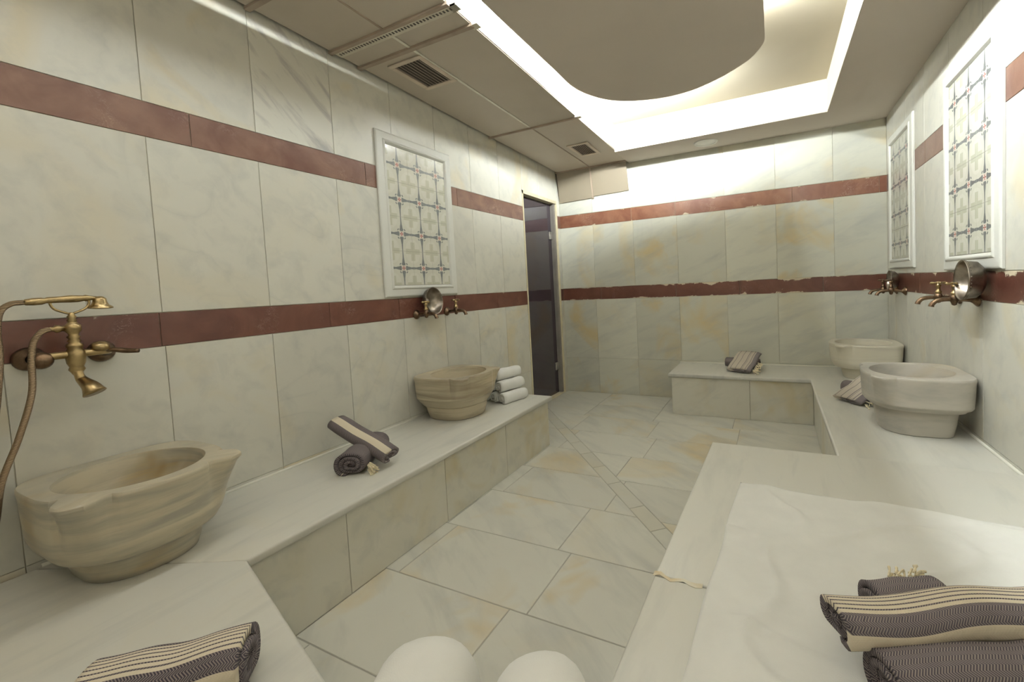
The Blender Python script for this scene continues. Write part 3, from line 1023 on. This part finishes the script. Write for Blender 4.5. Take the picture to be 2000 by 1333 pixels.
basin('large olive-beige marble basin at the far left below the brass shower mixer', (0.004, 0.605, ZB), 0, M['basin_olive'], 0.215, 0.46, 0.285, 1, foot=0.66, ear=0.045, fh=0.27, ledge=0.50)
basin('tan streaked marble basin on the left bench beside the rolled white towels', (0.004, 2.185, ZB), 0, M['basin_tan'], 0.235, 0.43, 0.275, 2, foot=0.72, ear=0.035, fh=0.30, ledge=0.52, bulge=0)
basin('grey veined marble basin, the nearer one at the right wall', (W - 0.004, 2.66, ZB), PI, M['basin_grey'], 0.225, 0.425, 0.29, 3, foot=0.70, ear=0.03, fh=0.43, ledge=0.54)
basin('pale cream marble basin in the back right corner', (W - 0.004, 3.87, ZB), PI, M['basin_pale'], 0.22, 0.45, 0.265, 4, foot=0.62, ear=0.03)

# ------------------------------------------------------------------ wall panels
M['tile_ground'] = plain('tile_glaze_cream', (0.585, 0.58, 0.50), 0.16, nscale=9, namt=0.04)
M['tile_white'] = plain('tile_glaze_white', (0.62, 0.615, 0.54), 0.16, nscale=9, namt=0.03)
M['tile_olive'] = plain('tile_glaze_olive', (0.49, 0.485, 0.39), 0.16, nscale=9, namt=0.04)
M['tile_slate'] = plain('tile_glaze_slate', (0.17, 0.18, 0.185), 0.18, nscale=20, namt=0.12)
M['tile_red'] = plain('tile_glaze_red', (0.33, 0.045, 0.04), 0.18, nscale=20, namt=0.12)
M['tile_pink'] = plain('tile_glaze_pink', (0.66, 0.45, 0.40), 0.18, nscale=20, namt=0.05)


def motif_mesh(w, h):
    """one printed tile: local x across, y up, z out of the tile"""
    vs, fs, mi = [], [], []

    def poly(pts, mat_i, z):
        b = len(vs)
        if area2(pts) < 0:
            pts = pts[::-1]
        for x, y in pts:
            vs.append((x, y, z))
        fs.append(list(range(b, b + len(pts))))
        mi.append(mat_i)
    g = 0.0006
    # body
    b = len(vs)
    hw, hh = w / 2 - g, h / 2 - g
    for z in (-0.006, 0.0):
        for x, y in ((-hw, -hh), (hw, -hh), (hw, hh), (-hw, hh)):
            vs.append((x, y, z))
    for f in ((4, 5, 6, 7), (0, 1, 5, 4), (1, 2, 6, 5), (2, 3, 7, 6), (3, 0, 4, 7)):
        fs.append([b + i for i in f])
        mi.append(0)
    # pale corner quarters and the olive cross that meets at the tile corners
    for sx in (-1, 1):
        for sy in (-1, 1):
            q = []
            cx, cy = sx * hw, sy * hh
            rx, ry = w * 0.36, h * 0.36
            q.append((cx, cy))
            for k in range(9):
                a = PI / 2 * k / 8
                q.append((cx - sx * rx * math.cos(a), cy - sy * ry * math.sin(a)))
            poly(q, 1, 0.0002)
            c1, c2 = 0.016, 0.058
            poly([(cx, cy), (cx - sx * c2, cy), (cx - sx * c2, cy - sy * c1), (cx - sx * c1, cy - sy * c1), (cx - sx * c1, cy - sy * c2), (cx, cy - sy * c2)], 2, 0.0004)
    # four slate arms, pale outlined: wide barbs at the node, waist at the tile edge
    for ax in range(4):
        L = (hh if ax % 2 else hw)

        def R_(p):
            x, y = p
            for _ in range(ax):
                x, y = -y, x
            return (x, y)
        s0 = 0.016
        arm = []
        prof = [(s0, 0.0), (s0 + 0.003, 0.0120), (s0 + 0.012, 0.0150), (s0 + 0.018, 0.0105), (s0 + 0.032, 0.0085), (s0 + 0.046, 0.0055), (L, 0.0030 if ax % 2 else 0.0075)]
        for d_, r_ in prof:
            arm.append(R_((d_, r_)))
        for d_, r_ in prof[::-1][:-1]:
            arm.append(R_((d_, -r_)))
        # split to keep the polygon simple: quads between stations
        for (d0, r0), (d1, r1) in zip(prof, prof[1:]):
            if r0 == 0:
                poly([R_((d0, 0)), R_((d1, -r1)), R_((d1, r1))], 3, 0.0006)
            else:
                poly([R_((d0, -r0)), R_((d1, -r1)), R_((d1, r1)), R_((d0, r0))], 3, 0.0006)
        # flanking dots
        for s in (-1, 1):
            c = R_((s0 + 0.012, s * 0.0235))
            poly([(c[0] + 0.0045 * math.cos(a * PI / 3), c[1] + 0.0045 * math.sin(a * PI / 3)) for a in range(6)], 3, 0.0006)
            c = R_((s0 - 0.004, s * 0.0105))
            poly([(c[0] + 0.003 * math.cos(a * PI / 3), c[1] + 0.003 * math.sin(a * PI / 3)) for a in range(6)], 5, 0.0006)
    # centre: pink rosette ring with a red cross
    poly([(0.0150 * math.cos(a * PI / 6), 0.0150 * math.sin(a * PI / 6)) for a in range(12)], 1, 0.0004)
    for ax in range(4):
        a = ax * PI / 2
        c, s = math.cos(a), math.sin(a)
        poly([(0, 0), (0.008 * c - 0.004 * s, 0.008 * s + 0.004 * c), (0.0145 * c, 0.0145 * s), (0.008 * c + 0.004 * s, 0.008 * s - 0.004 * c)], 4, 0.0008)
    me = pymesh('patterned_tile', vs, fs)
    for k in ('tile_ground', 'tile_white', 'tile_olive', 'tile_slate', 'tile_red', 'tile_pink'):
        me.materials.append(M[k])
    for p, i in zip(me.polygons, mi):
        p.material_index = i
    return me


TW, TH = 0.167, 0.2115
MOT = motif_mesh(TW, TH)


def wall_panel(label, loc, rot):
    """local x across, y up, z out of the wall; origin at the panel's centre on the wall"""
    t = thing('tile_panel', label, 'wall panel', loc)
    t.rotation_euler = rot
    iw, ih = 3 * TW / 2, 4 * TH / 2
    ow, oh = iw + 0.070, ih + 0.072
    # moulded frame: cross-section swept round a rectangle
    prof = [(0.0, 0.0005), (0.0, 0.010), (0.004, 0.014), (0.010, 0.016), (0.046, 0.018), (0.050, 0.022), (0.056, 0.024), (0.062, 0.022), (0.070, 0.011), (0.072, 0.0005)]
    bm = bmesh.new()
    rings = []
    for k, (sx, sy) in enumerate(((-1, -1), (1, -1), (1, 1), (-1, 1))):
        rings.append([bm.verts.new((sx * (ow - d), sy * (oh - d), z)) for d, z in prof])
    for k in range(4):
        a, b = rings[k], rings[(k + 1) % 4]
        for i in range(len(prof) - 1):
            bm.faces.new((a[i], b[i], b[i + 1], a[i + 1]))
    fr = link('frame', bm_mesh('panel_frame', bm), t, [M['marble_frame']])
    box('backing', (-iw - 0.005, -ih - 0.005, 0.0006), (iw + 0.005, ih + 0.005, 0.004), M['grout'], t)
    for r in range(4):
        for c in range(3):
            o = bpy.data.objects.new('patterned_tile', MOT)
            COL.objects.link(o)
            o.parent = t
            o.location = (-iw + (c + 0.5) * TW, -ih + (r + 0.5) * TH, 0.0105)
    return t


# left wall: out-of-wall = +x, across = +y
wall_panel('patterned tile panel in white marble frame on the left wall', (0.0005, 2.155, 1.632), (PI / 2, 0, PI / 2))
# right wall: out-of-wall = -x
wall_panel('nearer patterned tile panel on the right wall, above the grey basin', (W - 0.0005, 2.605, 1.632), (PI / 2, 0, -PI / 2))
wall_panel('far patterned tile panel on the right wall, by the back corner', (W - 0.0005, 3.80, 1.660), (PI / 2, 0, -PI / 2))


# ------------------------------------------------------------------ taps
def small_tap(label, loc, rz, brass_m, group=None):
    """local +x out of the wall"""
    t = thing('wall_tap', label, 'tap', loc, rz, group)
    lathe_obj('rosette', [(0.030, 0.0), (0.030, 0.004), (0.024, 0.010), (0.013, 0.020), (0.011, 0.024)], M['brass_dark'], t, (0.0015, 0, 0), (1, 0, 0))
    bm = bmesh.new()
    add_tube(bm, spline([(0.018, 0, 0), (0.05, 0, 0.004), (0.085, 0, 0.006), (0.12, 0, 0.006), (0.15, 0, 0.0), (0.166, 0, -0.016), (0.169, 0, -0.026)], 5), [0.0095] * 18 + [0.0095, 0.010, 0.0105, 0.011] + [0.012] * 9, 12) if False else None
    pts = spline([(0.018, 0, 0), (0.05, 0, 0.004), (0.085, 0, 0.006), (0.12, 0, 0.006), (0.15, 0, 0.0), (0.166, 0, -0.016), (0.169, 0, -0.026)], 5)
    add_tube(bm, pts, [0.0095 + 0.003 * (i / len(pts)) ** 3 for i in range(len(pts))], 12)
    add_lathe(bm, [(0.0, -0.03), (0.009, -0.026), (0.012, -0.016), (0.017, -0.006), (0.018, 0.006), (0.014, 0.016), (0.011, 0.020)], (0.085, 0, 0.006), n=16)
    link('spout', bm_mesh('tap_spout', bm), t, [M['brass_dark']], smooth=True)
    lathe_obj('stem', [(0.011, 0.018), (0.014, 0.022), (0.014, 0.03), (0.009, 0.034), (0.0085, 0.052), (0.012, 0.056), (0.012, 0.062), (0.007, 0.066), (0.007, 0.078), (0, 0.080)], brass_m, t, (0.085, 0, 0.006), n=16)
    bm = bmesh.new()
    add_tube(bm, [(0.085, -0.034, 0.078), (0.085, -0.028, 0.078), (0.085, -0.01, 0.078), (0.085, 0.01, 0.078), (0.085, 0.028, 0.078), (0.085, 0.034, 0.078)], [0.003, 0.007, 0.0048, 0.0048, 0.007, 0.003], 12)
    add_tube(bm, [(0.051, 0, 0.078), (0.057, 0, 0.078), (0.075, 0, 0.078), (0.095, 0, 0.078), (0.113, 0, 0.078), (0.119, 0, 0.078)], [0.003, 0.007, 0.0048, 0.0048, 0.007, 0.003], 12)
    link('cross_handle', bm_mesh('tap_handle', bm), t, [brass_m], smooth=True)
    return t


small_tap('nearer brass tap of the pair over the tan basin, behind the hung bowl', (0.0015, 2.075, 1.018), 0, M['brass'], 'brass wall taps')
small_tap('farther brass tap of the pair over the tan basin', (0.0015, 2.36, 1.018), 0, M['brass'], 'brass wall taps')
small_tap('nearer brass tap over the grey basin, the dark bowl hung on it', (W - 0.0015, 2.53, 1.0), PI, M['brass'], 'brass wall taps')
small_tap('farther brass tap over the grey basin, clear of the bowl', (W - 0.0015, 2.74, 1.0), PI, M['brass'], 'brass wall taps')
small_tap('nearer brass tap over the corner basin on the right wall', (W - 0.0015, 3.71, 1.005), PI, M['brass_dark'], 'brass wall taps')
small_tap('brass tap closest to the back right corner', (W - 0.0015, 3.95, 1.005), PI, M['brass_dark'], 'brass wall taps')


def hamam_bowl(label, loc, axis, R=0.088, dep=0.055):
    """axis points from the base of the bowl to its opening"""
    t = thing('metal_bowl', label, 'bowl', loc)
    t.rotation_euler = Vector((0, 0, 1)).rotation_difference(Vector(axis).normalized()).to_euler()
    prof = [(0, 0), (0.02, 0.0005), (0.022, 0.003), (0.04, 0.004), (R * 0.72, 0.014), (R * 0.92, 0.030), (R * 0.98, dep - 0.006), (R * 1.03, dep), (R * 1.0, dep + 0.0015),
            (R * 0.95, dep - 0.006), (R * 0.89, 0.032), (R * 0.69, 0.0165), (0.035, 0.0065), (0.020, 0.0065), (0.012, 0.012), (0, 0.014)]
    lathe_obj('bowl_body', prof, M['tin'], t, n=40)
    bm = bmesh.new()
    for k in range(36):
        a = 2 * PI * k / 36
        c = Vector((math.cos(a) * R * 0.975, math.sin(a) * R * 0.975, dep - 0.010))
        bmesh.ops.create_icosphere(bm, subdivisions=1, radius=0.0028, matrix=Matrix.Translation(c))
    tag(link('beaded_rim', bm_mesh('beaded_rim', bm), t, [M['tin']], smooth=True), kind='stuff')
    return t


hamam_bowl('worn metal bathing bowl hung below the left wall tile panel', (0.012, 2.165, 1.095), (1, 0.12, 0.1), 0.088, 0.062)
hamam_bowl('dark metal bathing bowl hung over the grey basin, opening to the left', (W - 0.012, 2.44, 1.092), (-1, 0.0, 0.03), 0.086, 0.078)
hamam_bowl('small tarnished bowl hung over the corner basin', (W - 0.012, 3.85, 1.080), (-1, 0.0, 0.05), 0.070, 0.06)

# ------------------------------------------------------------------ shower mixer on the left wall
sh = thing('shower_mixer', 'antique brass shower mixer with telephone handset, left wall', 'shower mixer', (0.0015, 0.545, 1.01))
for yy, nm in ((-0.075, 'rosette'), (0.085, 'rosette')):
    lathe_obj(nm, [(0.036, 0.0), (0.036, 0.004), (0.031, 0.012), (0.018, 0.022), (0.014, 0.030)], M['brass_dark'], sh, (0, yy, -0.002), (1, 0, 0), 28)
    tube_obj('supply_arm', spline([(0.02, yy, -0.002), (0.055, yy * 0.98, 0), (0.082, yy * 0.8, 0.003), (0.09, yy * 0.5, 0.004), (0.09, yy * 0.2, 0.004)], 5), 0.0115, M['brass'], sh, 14)
bm = bmesh.new()
add_lathe(bm, [(0.010, -0.062), (0.013, -0.055), (0.019, -0.045), (0.016, -0.036), (0.021, -0.024), (0.023, -0.004), (0.022, 0.010), (0.016, 0.022), (0.019, 0.028), (0.019, 0.034),
               (0.012, 0.040), (0.016, 0.046), (0.011, 0.052), (0.016, 0.058), (0.011, 0.064), (0.013, 0.070), (0.019, 0.078), (0.019, 0.094), (0.013, 0.100), (0.009, 0.106), (0.012, 0.110), (0.008, 0.116), (0.011, 0.122), (0.007, 0.128), (0.007, 0.134), (0.0, 0.136)], (0.09, 0, 0), n=20)
link('mixer_body', bm_mesh('mixer_body', bm), sh, [M['brass']], smooth=True)
# levers / valve knobs
lathe_obj('valve_knob', [(0, 0), (0.020, 0.002), (0.024, 0.010), (0.020, 0.022), (0.010, 0.028), (0, 0.029)], M['brass'], sh, (0.088, 0.055, 0.008), (0.25, 0.1, 1), 20)
tube_obj('lever', spline([(0.09, 0.07, 0.006), (0.105, 0.088, 0.004), (0.125, 0.110, -0.002), (0.15, 0.128, -0.004)], 5), [0.009 - 0.0003 * abs(i - 8) for i in range(16)], M['brass_dark'], sh, 10)
lathe_obj('valve_knob', [(0, 0), (0.022, 0.002), (0.026, 0.010), (0.022, 0.022), (0.010, 0.028), (0, 0.029)], M['brass_dark'], sh, (0.080, -0.068, -0.006), (0.9, -0.3, 0.1), 20)
# spout: swan neck opening to a flat bell
sp = spline([(0.095, 0.0, -0.050), (0.100, 0.001, -0.066), (0.104, 0.004, -0.078), (0.122, 0.008, -0.090), (0.140, 0.012, -0.102), (0.150, 0.016, -0.120)], 5)
tube_obj('spout', sp, [0.011 + 0.017 * (i / (len(sp) - 1)) ** 2.2 for i in range(len(sp))], M['brass'], sh, 18)
# cradle
for s in (-1, 1):
    tube_obj('cradle_arm', spline([(0.09, 0, 0.130), (0.09, s * 0.018, 0.138), (0.09, s * 0.034, 0.148), (0.09, s * 0.041, 0.162), (0.09, s * 0.041, 0.172)], 5), 0.0035, M['brass'], sh, 8)
# handset
hs = bmesh.new()
add_tube(hs, [(0.09, y_, 0.176 + z_) for y_, z_ in ((-0.093, -0.004), (-0.090, -0.004), (-0.075, -0.003), (-0.058, -0.002), (-0.050, -0.001), (-0.047, 0.0), (-0.02, 0.001), (0.0, 0.002), (0.018, 0.002), (0.030, 0.003), (0.034, 0.003), (0.045, 0.003), (0.058, 0.001))],
         [0.006, 0.009, 0.011, 0.011, 0.008, 0.0095, 0.010, 0.0115, 0.011, 0.009, 0.011, 0.0075, 0.0075], 16)
add_lathe(hs, [(0, 0.010), (0.008, 0.009), (0.015, 0.003), (0.017, -0.008), (0.021, -0.018), (0.030, -0.024), (0.031, -0.028), (0.026, -0.0285), (0, -0.027)], (0.092, 0.066, 0.174), (0.15, 0.0, 1), n=24)
link('handset', bm_mesh('handset', hs), sh, [M['brass']], smooth=True)
# side outlet nozzle
lathe_obj('hose_nozzle', [(0.006, 0.0), (0.009, 0.004), (0.009, 0.012), (0.012, 0.016), (0.012, 0.024), (0.007, 0.028), (0.007, 0.036)], M['brass'], sh, (0.088, -0.012, 0.087), (0, -1, 0), 14)
mh, nt_, b_ = mat('flexible_hose')
tc_ = N(nt_, 'ShaderNodeUVMap')
b_.inputs['Metallic'].default_value = 0.9
b_.inputs['Roughness'].default_value = 0.4
v_, _ = coords(nt_)
rr_ = ramp(nt_, [(0.3, (0.20, 0.14, 0.09)), (0.7, (0.36, 0.27, 0.17))])
wv = N(nt_, 'ShaderNodeTexWave')
wv.bands_direction = 'Z'
wv.inputs['Scale'].default_value = 90
nt_.links.new(v_, wv.inputs['Vector'])
nt_.links.new(wv.outputs['Fac'], rr_.inputs[0])
nt_.links.new(rr_.outputs[0], b_.inputs['Base Color'])
bump(nt_, b_, wv.outputs['Fac'], 0.6, 0.002)
hose = [(0.088, -0.048, 0.087), (0.092, -0.066, 0.080), (0.098, -0.084, 0.052), (0.100, -0.092, 0.0), (0.096, -0.098, -0.10), (0.088, -0.128, -0.22), (0.078, -0.166, -0.34), (0.066, -0.184, -0.46), (0.064, -0.206, -0.50),
        (0.070, -0.222, -0.44), (0.078, -0.200, -0.32), (0.084, -0.170, -0.18), (0.088, -0.148, 0.0), (0.090, -0.146, 0.09), (0.090, -0.138, 0.145), (0.090, -0.118, 0.168), (0.090, -0.093, 0.172)]
tag(tube_obj('hose', spline(hose, 8), 0.0078, mh, sh, 10), 'brown ribbed metal shower hose')


# ------------------------------------------------------------------ rolled towels
def roll_mesh(name, L, w, h, turns=3.2, thick=0.82, nl=14, seed=0, flat=0.86, rnd_end=0.0, sag=0.0, tele=0.004, wob=0.0015, uoff=0.0, wave=0.0):
    """a sheet rolled into a spiral; axis = local x, width = local y, height = local z, resting on z=0"""
    rnd = random.Random(seed)
    ph = [rnd.uniform(0, 6.28) for _ in range(6)]
    nseg = 30
    tot = int(turns * nseg)
    gap = 1.0 / (turns + 0.35)
    prof = []
    acc = 0.0
    prev = None
    for i in range(tot + 1):
        th = 2 * PI * i / nseg
        r = 1.0 - gap * (i / nseg)                  # from outside in
        ca, sa = math.cos(-th - 1.85), math.sin(-th - 1.85)
        k = 2.35
        q = (abs(ca) ** k + abs(sa) ** k) ** (-1 / k)
        y, z = ca * q * r * w / 2, sa * q * r * h / 2
        lo = -h / 2 * flat
        z = max(z, lo + (1 - r) * h * 0.45) if z < 0 else z
        if prev is not None:
            acc += math.hypot(y - prev[0], z - prev[1])
        prev = (y, z)
        prof.append((y, z + h / 2 * flat, r, acc, ca, sa))
    tk = gap * thick
    vs, uvs, fs = [], [], []
    for side in (0, 1):
        for i, (y, z, r, u, ca, sa) in enumerate(prof):
            f = 1.0 if side == 0 else max(0.0, (r - tk) / r)
            for j in range(nl + 1):
                s = j / nl
                x = (s - 0.5) * L
                e = abs(2 * s - 1)
                x += tele * math.sin(r * 9 + ph[0 if s < .5 else 1]) * e ** 3 * (1 if s > .5 else -1)
                sh_ = 1.0 - rnd_end * max(0, (e - 0.72) / 0.28) ** 2
                sh_ *= 1 + 0.02 * math.sin(s * 7 + ph[2]) + 0.012 * math.sin(s * 17 + ph[3])
                cz = h / 2 * flat
                yy = y * f * sh_ + wob * math.sin(s * 9 + ph[4] + r * 4)
                zz = cz + (z - cz) * f * sh_ + (wob * math.sin(s * 11 + ph[5]) if z > cz else 0) + wave * math.sin(s * 6.5 + ph[3]) * (1 if z > cz else 0.2)
                zz -= sag * (2 * s - 1) ** 2
                vs.append((x, yy, max(zz, 0.0005) if sag == 0 else zz))
                uvs.append((u + uoff, s * L))
    n1 = (tot + 1) * (nl + 1)
    idx = lambda sd, i, j: sd * n1 + i * (nl + 1) + j
    for i in range(tot):
        for j in range(nl):
            fs.append((idx(0, i, j), idx(0, i, j + 1), idx(0, i + 1, j + 1), idx(0, i + 1, j)))
            fs.append((idx(1, i, j), idx(1, i + 1, j), idx(1, i + 1, j + 1), idx(1, i, j + 1)))
        fs.append((idx(0, i, 0), idx(0, i + 1, 0), idx(1, i + 1, 0), idx(1, i, 0)))
        fs.append((idx(0, i, nl), idx(1, i, nl), idx(1, i + 1, nl), idx(0, i + 1, nl)))
    for j in range(nl):
        fs.append((idx(0, 0, j), idx(1, 0, j), idx(1, 0, j + 1), idx(0, 0, j + 1)))
        fs.append((idx(0, tot, j), idx(0, tot, j + 1), idx(1, tot, j + 1), idx(1, tot, j)))
    me = pymesh(name, vs, fs)
    uvl = me.uv_layers.new(name='UVMap')
    for lp in me.loops:
        uvl.data[lp.index].uv = uvs[lp.vertex_index]
    return me


def fringe_obj(parent, pts_dirs, seed=0, ln=0.04):
    """tassels: (origin, direction) list"""
    rnd = random.Random(seed)
    bm = bmesh.new()
    for p, d in pts_dirs:
        p, d = Vector(p), Vector(d).normalized()
        side = Vector((rnd.uniform(-1, 1), rnd.uniform(-1, 1), rnd.uniform(-0.3, 0.3))) * 0.35
        l_ = ln * rnd.uniform(0.75, 1.2)
        q = [p, p + d * l_ * 0.35 + side * l_ * 0.2, p + d * l_ * 0.7 + side * l_ * 0.5, p + d * l_ + side * l_]
        for v in q:
            v.z = max(v.z, 0.002)
        add_tube(bm, q, [0.0018, 0.0026, 0.0022, 0.0034], 5)
    return tag(link('fringe', bm_mesh('fringe', bm), parent, [M['fringe']]), 'knotted cream cotton fringe')


def towel(label, loc, rz, L, w, h, m_, group=None, turns=3.0, tilt=0.0, roll=0.0, fringe=None, name='rolled_towel', **kw):
    t = thing(name, label, 'towel', loc, rz, group)
    t.rotation_euler = (roll, tilt, rz)
    me = roll_mesh('towel_roll', L, w, h, turns, **kw)
    link('towel_roll', me, t, [m_], smooth=True)
    if fringe:
        fringe_obj(t, fringe, seed=int(L * 1000))
    return t


WV_DARK = m_woven('herringbone_dark', [(0.02, 0.024)])
WV_BAND = m_woven('dark_with_cream_band', [(0.088, 0.124)])
fine = [(0.088 + k * 0.0112, 0.0957 + k * 0.0112) for k in range(6)]
WV_MULTI = m_woven('multi_striped_weave', [(0.016, 0.050)] + fine)
WV_PALE = m_woven('pale_striped_weave', [(0.125, 0.135), (0.140, 0.160), (0.163, 0.169), (0.175, 0.215), (0.220, 0.260), (0.265, 0.34)], dark=(0.12, 0.11, 0.125), cream=(0.50, 0.45, 0.38))

# pair on the left bench
def fr_side(L, w, n, x0=0.42, sd=1):
    return [((L * x0 + random.uniform(-0.02, 0.01), sd * (w * 0.45), 0.012 + random.uniform(0, 0.03)), (random.uniform(0.1, 0.8), sd, -0.35)) for _ in range(n)]


a_ = math.atan2(-0.27, 0.14)
towel('dark grey herringbone rolled towel with fringe, lying under the striped one on the left bench', (0.305, 1.385, ZB), a_, 0.29, 0.150, 0.116, WV_DARK, 'towel pair on the left bench',
      fringe=fr_side(0.29, 0.150, 26, 0.42, 1), seed=3, turns=3.4)
towel('dark towel roll with one cream stripe, propped across the grey roll on the left bench', (0.265, 1.415, ZB + 0.085), math.radians(-4), 0.42, 0.115, 0.068, WV_BAND, 'towel pair on the left bench', tilt=math.radians(15), roll=math.radians(8), seed=5, turns=2.6, uoff=0.0)

# white rolls at the end of the left bench
ra = math.atan2(0.20, 0.05)
rr0 = 0.0445
pos = [(0, 0), (1, 0), (2, 0), (0.5, 1), (1.5, 1), (1.0, 2)]
dirv = Vector((math.cos(ra), math.sin(ra)))
perp = Vector((math.sin(ra), -math.cos(ra)))
base = Vector((0.215, 2.600))
lab = ['bottom left white roll of the towel pyramid, mostly behind the tan basin', 'bottom middle white roll of the towel pyramid', 'bottom right white roll of the towel pyramid, at the bench end',
       'middle row white roll nearer the wall, in the towel pyramid', 'middle row white roll on the bench-end side of the pyramid', 'topmost white roll of the towel pyramid']
for i, (a, lv) in enumerate(pos):
    c = base + perp * (a * 0.090) + dirv * (0.012 * lv)
    towel(lab[i], (c.x, c.y, ZB + lv * 0.076), ra, 0.225, 0.088, 0.086, M['terry'], 'white towel rolls on the left bench', turns=3.0, seed=20 + i, rnd_end=0.10, tele=0.003, nl=10, name='rolled_white_towel')

# pairs: a dark roll lying sideways with a folded striped towel leaning on it
def pair(grp, lab_dark, lab_str, c, yaw, seed, k=1.0):
    f = Vector((math.cos(yaw), math.sin(yaw)))        # away from the viewer
    l = Vector((-math.sin(yaw), math.cos(yaw)))       # to the left
    p = Vector(c) + f * 0.055 * k + l * 0.030
    towel(lab_dark, (p.x, p.y, ZB), yaw + PI / 2, 0.27 * k, 0.115 * k, 0.105 * k, WV_DARK, grp, seed=seed, turns=2.6, nl=8)
    fr = [((random.uniform(-0.12, 0.02) * k, -0.122 * k, random.uniform(0.0, 0.025)), (random.uniform(-0.9, 0.3), -1, -0.30)) for _ in range(34)]
    q = Vector(c) - f * 0.03
    towel(lab_str, (q.x, q.y, ZB + 0.060 * k), yaw - 0.12, 0.27 * k, 0.25 * k, 0.052 * k, WV_PALE, grp, turns=2.0, seed=seed + 2, tilt=math.radians(-25), nl=10, fringe=fr)


pair('towel pair on the back bench', 'dark roll lying behind the pale striped towel on the back bench', 'pale striped folded towel with fringe on the back bench', (1.835, 3.975), math.radians(78), 31, 1.0)
pair('towel pair on the right bench', 'dark roll under the striped towel on the right bench between the basins', 'pale striped folded towel with fringe on the right bench, half hidden by the grey basin', (2.575, 3.17), math.radians(48), 41, 0.95)

# bottom right group on the platform
ZS = 0.380
a_ = math.radians(15)
towel('dark herringbone roll nearest the camera on the white sheet, lower right', (2.405, 0.955, ZS), math.radians(26), 0.36, 0.125, 0.108, WV_DARK, 'towels on the white sheet', seed=51, turns=3.6, nl=20)
towel('short dark roll with tan fringe behind the striped towel on the white sheet', (2.325, 1.120, ZS), math.radians(26), 0.15, 0.11, 0.105, WV_DARK, 'towels on the white sheet', seed=53, turns=3.0, nl=14,
      fringe=[((0.03 + random.uniform(-0.03, 0.04), 0.045, 0.07 + random.uniform(-0.02, 0.01)), (0.9, 0.8, -0.2)) for _ in range(24)])
towel('striped black and cream rolled towel lying on top of the dark rolls, lower right', (2.385, 1.040, ZS + 0.066), math.radians(26), 0.46, 0.118, 0.074, WV_MULTI, 'towels on the white sheet', seed=57, turns=2.6, nl=28, wave=0.003, wob=0.003, uoff=-0.018)
# bottom left
towel('striped black and cream rolled towel on the foreground bench, lower left', (0.985, 0.385, ZB), math.radians(42), 0.27, 0.150, 0.128, WV_MULTI, None, seed=61, uoff=-0.060, turns=2.7, nl=24, wave=0.004)
# bottom centre
ac = math.atan2(0.90, -0.42)
towel('left of two plump white rolled towels at the bottom centre edge', (1.575, 0.395, ZB), ac, 0.42, 0.205, 0.20, M['sheet'], 'plump white rolls at the bottom edge', seed=71, turns=3.5, rnd_end=0.35, nl=24, name='rolled_white_towel')
towel('right of two plump white rolled towels at the bottom centre edge', (1.795, 0.460, ZB + 0.012), ac + 0.15, 0.42, 0.19, 0.175, M['sheet'], 'plump white rolls at the bottom edge', seed=73, turns=3.5, rnd_end=0.35, nl=24, name='rolled_white_towel')

# ------------------------------------------------------------------ white sheet on the platform
from mathutils import noise as mnoise
c00, c10, c11, c01 = Vector((1.878, 0.30)), Vector((2.88, 0.30)), Vector((2.86, 1.675)), Vector((1.950, 1.715))
nu, nv = 110, 130
vs, fs = [], []
for j in range(nv + 1):
    for i in range(nu + 1):
        u, v = i / nu, j / nv
        p = (c00 * (1 - u) + c10 * u) * (1 - v) + (c01 * (1 - u) + c11 * u) * v
        ed = min(u, 1 - u, v, 1 - v)
        p = p + Vector((math.sin(v * 21) * 0.003 * (1 - u) ** 3, math.sin(u * 17) * 0.003))
        q = Vector((p.x * 2.2 + p.y * 1.6, p.y * 3.2 - p.x * 2.0, 0.3))
        nz = mnoise.noise(q * 1.3)
        f1 = math.exp(-(nz / 0.10) ** 2)
        f2 = math.exp(-((p.y - 1.02 - (p.x - 1.9) * -0.28) / 0.016) ** 2) * max(0, min(1, (p.x - 1.92) * 8)) * max(0, 1 - (p.x - 1.92) * 2.6)
        hgt = 0.0105 + 0.0110 * f1 + 0.015 * f2 + 0.0035 * mnoise.noise(q * 5)
        hgt *= min(1.0, 0.72 + ed * 30)
        vs.append((p.x, p.y, 0.366 + max(0.006, hgt)))
n_top = len(vs)
for j in range(nv):
    for i in range(nu):
        a = j * (nu + 1) + i
        fs.append((a, a + 1, a + nu + 2, a + nu + 1))
# skirt down to the slab
border = [i for i in range(nu + 1)] + [j * (nu + 1) + nu for j in range(1, nv + 1)] + [nv * (nu + 1) + i for i in range(nu - 1, -1, -1)] + [j * (nu + 1) for j in range(nv - 1, 0, -1)]
b0 = len(vs)
for k in border:
    x, y, z = vs[k]
    vs.append((x, y, 0.3662))
nb = len(border)
for k in range(nb):
    k2 = (k + 1) % nb
    fs.append((border[k2], border[k], b0 + k, b0 + k2))
fs.append([b0 + k for k in range(nb)][::-1])
sheet = link('towel_sheet', pymesh('towel_sheet', vs, fs), None, [M['sheet']], smooth=True)
tag(sheet, 'large flat white towel spread over the right marble platform', 'towel')
